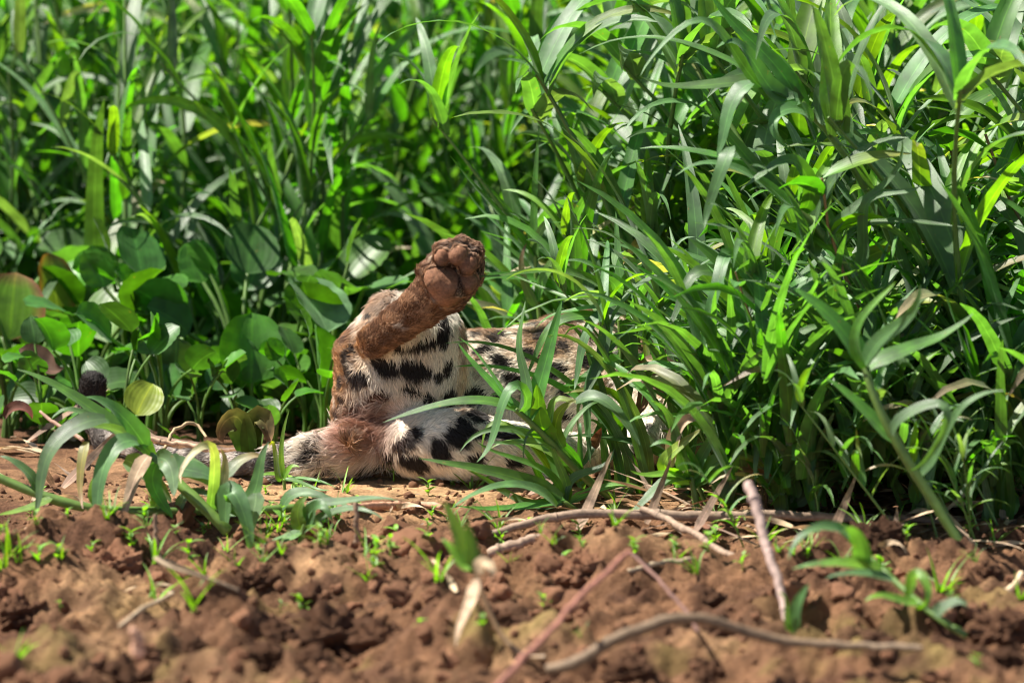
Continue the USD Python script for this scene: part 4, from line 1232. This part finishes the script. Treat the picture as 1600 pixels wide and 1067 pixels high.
# ------------------------------------------------------------------ dead canes and twigs
def cane(name, label, cat, pts, tint=GREY, sides=8, nodes=True):
    """pts: (u, v, y or None for on the ground, r mm)"""
    P = []
    for u, v, y, r in pts:
        P.append(gpt(u, v) + np.array([0, 0, r * K * .6]) if y is None else at(u, v, y))
    foot = P[0].copy()
    n = max(16, 6 * len(P))
    p = spline(P, n)
    rng = np.random.default_rng(int(pts[0][0] + pts[0][1] * 3))
    p = p + np.cumsum(rng.normal(0, .0011, p.shape), 0)
    r = np.interp(np.linspace(0, 1, n), np.linspace(0, 1, len(pts)), [q[3] * K for q in pts])
    r = r * (1 + rng.normal(0, .07, n))
    if nodes:
        r = r * (1 + .10 * (np.arange(n) % 11 == 3))
    ti = np.tile(np.asarray(tint), (n, 1)) * (1 + np.cumsum(rng.normal(0, .05, n)))[:, None].clip(.7, 1.25)
    t = thing(name, label, cat, foot)
    part('stalk', tube(p - foot, r, ti, sides), 'dead_cane', t)
    if nodes:
        k = np.arange(3, n - 1, 11)
        for i in k[:3]:
            d = nrm(p[i + 1] - p[i])
            part('joint_ring', tube(np.array([p[i] - d * .002, p[i] + d * .002]) - foot, r[i] * 1.06, np.asarray(tint) * .75, sides), 'dead_cane', t)
    return t


cane('dead_cane', 'long grey brown dead cane lying across the ground in front of the thicket', 'dead cane',
     [(680, 852, -.55, 5.5), (760, 838, -.53, 6), (840, 816, -.5, 7), (920, 803, -.48, 7.5), (1010, 804, -.47, 8), (1150, 811, -.46, 8), (1290, 814, -.44, 7.5), (1355, 817, -.43, 6.5)])
cane('dead_cane', 'short thick dead cane just under the long one, centre', 'dead cane', [(765, 868, -.62, 8), (800, 853, -.6, 8), (840, 843, -.58, 7), (878, 834, -.56, 6)])
cane('twig', 'straight reddish dry stem slanting up through the centre foreground', 'twig', [(770, 1075, -2.0, 6), (850, 990, -1.85, 5), (920, 910, -1.7, 4.5), (985, 852, -1.6, 4)], np.array([.22, .095, .065]), nodes=False)
cane('dead_cane', 'bent grey root-like cane in the right foreground', 'dead cane',
     [(855, 1045, -1.75, 9), (930, 1015, -1.75, 9), (1010, 975, -1.72, 8.5), (1080, 958, -1.7, 8.5), (1150, 976, -1.68, 8), (1240, 995, -1.66, 6.5), (1330, 1000, -1.66, 6), (1430, 1006, -1.7, 5)], np.array([.17, .115, .07]), nodes=False)
cane('dry_reed', 'pale jointed reed standing bent at right, out of focus', 'dry reed', [(1228, 975, -1.25, 6), (1205, 900, -1.2, 6.5), (1186, 838, -1.16, 7.5), (1172, 790, -1.13, 8), (1160, 758, -1.1, 8)], np.array([.33, .235, .20]))
cane('twig', 'brown fallen stem descending right beneath the long dead cane', 'twig', [(1005, 795, -.5, 5), (1060, 815, -.6, 5.5), (1110, 838, -.7, 5.5), (1175, 864, -.82, 5)], GREY * .6)
cane('twig', 'thin dark twig leaning across the clay right of the slanting stem', 'twig', [(985, 865, -1.2, 3), (1030, 915, -1.3, 3), (1086, 985, -1.5, 3)], np.array([.12, .06, .045]), nodes=False)
cane('twig', 'short pale stick lying on the clay right of centre', 'twig', [(982, 894, None, 4), (1030, 886, None, 4), (1082, 877, None, 4)], STRAW * .5, nodes=False)
cane('twig', 'tan twig lying behind the left foreground grass, toward the tail', 'twig', [(232, 684, .1, 4), (270, 687, .1, 4), (322, 698, .08, 4)], np.array([.30, .20, .13]))
cane('twig', 'broken forked twig at the far left below the tail tip', 'twig', [(62, 642, .25, 2.5), (90, 668, .2, 3.2), (122, 692, .15, 3.6)], np.array([.22, .13, .09]), nodes=False)
cane('twig', 'arched dry twig behind the tail, left of the curled brown leaf', 'twig', [(248, 715, .12, 2.5), (275, 680, .15, 2.8), (300, 668, .18, 2.8), (318, 690, .16, 2.4)], np.array([.3, .22, .12]), nodes=False)
cane('twig', 'brown dry stem lying beside the green creeping stem', 'twig', [(500, 795, None, 6), (570, 798, None, 6), (640, 800, None, 6.5), (700, 806, None, 5)], np.array([.30, .16, .10]))
cane('twig', 'thin upright dry stalk poking from the clay mound, left of centre', 'twig', [(556, 850, -.72, 4.5), (560, 820, -.72, 4), (563, 788, -.72, 3.5)], np.array([.22, .14, .09]), nodes=False)
cane('twig', 'thin upright stalk in front of the left foreground grass', 'twig', [(248, 870, -.75, 4), (245, 838, -.75, 3.5), (242, 808, -.75, 3)], np.array([.22, .14, .09]), nodes=False)
cane('twig', 'pale stub of wood standing in a hollow at lower left', 'twig', [(216, 1022, -1.95, 9), (211, 1000, -1.95, 9), (206, 980, -1.95, 7)], np.array([.52, .30, .2]), nodes=False)
cane('twig', 'light twig lying above the pale stub at lower left', 'twig', [(190, 982, None, 3.5), (215, 965, None, 3), (248, 938, None, 3)], STRAW * .65, nodes=False)
cane('twig', 'pale splinter on the clay left of centre', 'twig', [(318, 903, None, 4), (345, 915, None, 3.5), (372, 926, None, 2.5)], STRAW * .7, nodes=False)
cane('dead_cane', 'brown dead cane behind the jaguar\'s shoulder, half hidden by leaves', 'dead cane', [(1060, 545, .1, 8), (1130, 555, .1, 8), (1200, 568, .08, 8), (1300, 585, .06, 7)], np.array([.34, .2, .13]))
cane('dead_cane', 'second brown cane low inside the right thicket', 'dead cane', [(1190, 640, -.05, 7), (1290, 655, -.06, 7), (1390, 668, -.08, 7), (1500, 690, -.08, 6)], np.array([.30, .19, .13]))
cane('dead_cane', 'dark brown cane at the foot of the right thicket, far right', 'dead cane', [(1380, 812, -.42, 6), (1450, 815, -.4, 6), (1540, 818, -.4, 6), (1610, 824, -.4, 6)], np.array([.16, .10, .07]))
cane('twig', 'curled dry straw-coloured leaf stem at the right edge of the clay', 'twig', [(1510, 985, -1.1, 6), (1530, 962, -1.08, 7), (1560, 945, -1.05, 6), (1600, 905, -1.0, 5)], STRAW * .9, nodes=False)

# ------------------------------------------------------------------ clods, seedlings, litter
def clod_geo(seed, sub=2, rough=0.0):
    rng = np.random.default_rng(seed)
    m = trimesh.creation.icosphere(sub, 1.0)
    v = np.array(m.vertices)
    n = v.copy()
    v = v * np.array([1.0, rng.uniform(.7, 1.0), rng.uniform(.5, .8)])
    v = v + n * ((meshkit.fbm(n * 1.7 + seed * 3.3, 4, seed) - .5) * 1.1 + (meshkit.fbm(n * 4.5 + seed, 3, seed + 9) - .5) * .5)[:, None]
    if rough:
        v = v + n * (((1 - np.abs(2 * meshkit.fbm(v * 2.2 + seed, 4, seed + 3) - 1)) - .75) * rough + (meshkit.fbm(v * 9 + seed, 3, seed + 5) - .5) * rough * .6)[:, None]
    return dict(v=v, f=np.array(m.faces), tint=np.tile([.30, .15, .085], (len(v), 1)) * (.75 + .5 * meshkit.fbm(n * 3 + seed, 3, 3))[:, None])


CL = [clod_geo(i) for i in range(8)]
cf = []
k = 0
rng = np.random.default_rng(5)
while k < 150:
    u, v = rng.uniform(-20, 1620), 775 + 290 * rng.random() ** .8
    p = gpt(u, v)
    s = np.clip(rng.lognormal(math.log(.011), .5), .006, .032)
    p = p + np.array([0, 0, s * .1])
    tl = (rng.uniform(-40, 40), rng.uniform(-40, 40))
    if k < 8:
        t = thing('soil_clod', 'rough crumbly reddish clod lying loose on the clay', 'clod', p, rng.uniform(0, 6), s, 'loose clods on the clay', tl)
        part('lump', CL[k], 'clod', t)
        cf.append(t)
    else:
        copy_of(cf[rng.integers(8)], 'soil_clod', p, rng.uniform(0, 6), s, tilt=tl)
    k += 1
bs = [clod_geo(40 + i, 4, .75) for i in range(5)]
for (u, v, s, lab, c) in ((1370, 835, .042, 'dark lump at the foot of the right thicket', .25), (543, 850, .045, 'upright crumbly clod carrying a dry stalk, left of centre', .8), (905, 885, .04, 'large crumbly clod in front of the short dead cane', 1.0),  # c scales the tint; the first lump is strongly darkened
                           (525, 990, .078, 'biggest clod of dug-up soil, darkened for hollow shade, left of the centre foreground', .34), (600, 1000, .05, 'clod darkened for hollow shade right beside the biggest one', .4),  # low tint factors from here on paint the shade of hollows
                           (205, 1055, .055, 'clod darkened for hollow shade below the pale stub of wood, lower left', .34), (35, 950, .035, 'clod darkened for hollow shade at the left edge of the foreground', .45),
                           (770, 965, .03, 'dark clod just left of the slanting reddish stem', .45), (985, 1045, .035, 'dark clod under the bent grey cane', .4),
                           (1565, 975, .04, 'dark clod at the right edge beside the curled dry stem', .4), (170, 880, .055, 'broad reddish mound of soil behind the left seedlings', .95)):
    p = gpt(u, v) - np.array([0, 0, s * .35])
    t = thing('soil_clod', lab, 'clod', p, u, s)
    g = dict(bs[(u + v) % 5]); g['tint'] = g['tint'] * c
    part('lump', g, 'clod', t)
dk = []
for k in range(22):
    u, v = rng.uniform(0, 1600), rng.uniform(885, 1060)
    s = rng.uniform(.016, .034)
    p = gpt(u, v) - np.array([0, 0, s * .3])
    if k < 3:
        t = thing('moist_clod', 'smaller dark clod half sunk in the foreground clay', 'clod', p, rng.uniform(0, 6), s, 'small dark clods in the foreground')
        g = clod_geo(60 + k, 3, .8); g['tint'] = g['tint'] * .38  # tint scaled well below that of the loose clods
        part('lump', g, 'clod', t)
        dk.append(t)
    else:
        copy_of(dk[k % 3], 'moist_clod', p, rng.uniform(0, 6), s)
crumbs = []
for i in range(5):
    m = trimesh.creation.icosphere(1, 1.0)
    v = np.array(m.vertices)
    v = v * (1 + (meshkit.fbm(v * 1.5 + i * 7, 3, i) - .5)[:, None] * 1.1)
    crumbs.append(dict(v=v, f=np.array(m.faces), tint=np.tile([.26, .135, .075], (len(v), 1))))
xs = rng.uniform(-.95, .95, 4200); ys = rng.uniform(-2.1, .1, 4200)
zs = height(xs, ys)
sc = np.clip(rng.lognormal(math.log(.0030), .5, 4200), .0012, .010)
instancer('soil_crumbs', crumbs, 'clod', np.stack([xs, ys, zs + sc * .2], 1), rng.uniform(0, 6, 4200), sc, rng.integers(0, 5, 4200), 'loose crumbs of reddish soil scattered over the clay')
stage.GetPrimAtPath('/World/soil_crumbs').SetCustomDataByKey('category', 'soil')


def seedling_parts(seed, kind):
    rng = np.random.default_rng(seed)
    lv = []
    if kind == 0:      # little broad leaves
        for i in range(rng.integers(5, 9)):
            az = i * 2.4 + rng.uniform(-.3, .3)
            L = rng.uniform(.014, .028)
            n = 6
            t = np.linspace(0, 1, n)
            b = np.array([0, 0, rng.uniform(.002, .03)])
            ang = rng.uniform(.3, 1.1) - .8 * t
            d = np.stack([np.cos(ang) * math.cos(az), np.cos(ang) * math.sin(az), np.sin(ang)], 1)
            p = b + np.vstack([np.zeros(3), np.cumsum(d[:-1] * L / (n - 1), 0)])
            side = np.tile([-math.sin(az), math.cos(az), 0.], (n, 1))
            T = tangents(p)
            lv.append(blade(p, side, np.cross(T, side), L * .45, LIME * rng.uniform(.9, 1.4), shape='lance'))
        st = tube(np.array([[0, 0, -.01], [0, 0, .015], [.001, 0, .03]]), .0012, LIME, 5)
    else:              # tuft of fine blades
        for i in range(rng.integers(5, 9)):
            lv.append(grass_leaf(rng, np.array([rng.normal(0, .004), rng.normal(0, .004), -.003]), rng.uniform(0, 6.28), rng.uniform(.03, .075), rng.uniform(.003, .006), rng.uniform(.7, 1.4), rng.uniform(.2, 1.2), LIME * rng.uniform(.8, 1.2), 7, seed=i))
        st = tube(np.array([[0, 0, -.01], [0, 0, .002], [.001, 0, .01]]), .0015, LIME, 5)
    return st, lv


SD = [seedling_parts(60 + i, i % 2) for i in range(8)]
sf = []
fixed = [(235, 868), (240, 880), (295, 875), (575, 905), (585, 890), (370, 885), (90, 875), (30, 880), (10, 870), (5, 890), (690, 905), (670, 868), (590, 870), (320, 900), (640, 750), (655, 752), (705, 760), (735, 765),
         (480, 745), (465, 752), (615, 752), (205, 860), (60, 880), (305, 950), (240, 935), (880, 885), (1090, 895), (1160, 890), (470, 955), (420, 830), (440, 820), (520, 840), (1290, 700), (610, 870), (1470, 925), (1240, 870)]
for i in range(150):
    u, v = fixed[i] if i < len(fixed) else (rng.uniform(0, 1600), rng.choice([rng.uniform(765, 880), rng.uniform(820, 1060)], p=[.85, .15]))
    p, rz, sc = gpt(u, v), rng.uniform(0, 6.28), rng.uniform(.6, 1.3) * (1.0 if i < len(fixed) else .7)
    if i < 8:
        sf.append(grass_plant('seedling', 'tiny bright green seedling sprouting from the bare clay', SD[i], p, rz, sc, 'seedlings on the clay', 'seedling', 'grass_blade'))
    else:
        copy_of(sf[rng.integers(8)], 'seedling', p, rz, sc)

# dry litter under the right thicket and behind the tail
LT = []
for i in range(6):
    r2 = np.random.default_rng(800 + i)
    LT.append(grass_leaf(r2, np.array([0, 0, .006]), 0, r2.uniform(.08, .16), r2.uniform(.008, .016), r2.uniform(-.05, .4), r2.uniform(.1, .9), grad(['s', 'sn', 'k', 'n', 'ks', 's'][i], 9), 9, twist=1.5, seed=i))
lt = []
zones = [((.2, 1.0), (-.62, .05))] * 140 + [((-.85, -.3), (-.2, .4))] * 46 + [((-.95, 1.0), (-1.6, -.4))] * 22 + [((.0, .95), (-.62, -.1))] * 50 + [((.1, 1.0), (-.5, -.3))] * 25 + [((-.3, .3), (-.5, -.1))] * 14
for i, ((a, b), (c, d)) in enumerate(zones):
    x, y = rng.uniform(a, b), rng.uniform(c, d)
    p = on(x, y)
    if i < 6:
        t = thing('dry_litter_leaf', 'dry straw-coloured grass leaf fallen on the soil', 'dead leaf', p, rng.uniform(0, 6), 1.0, 'fallen dry leaves')
        part('blade', LT[i], 'dry_leaf', t)
        lt.append(t)
    else:
        copy_of(lt[rng.integers(6)], 'dry_litter_leaf', p, rng.uniform(0, 6), rng.uniform(.6, 1.3), tilt=(rng.uniform(-20, 20), rng.uniform(-20, 10)))
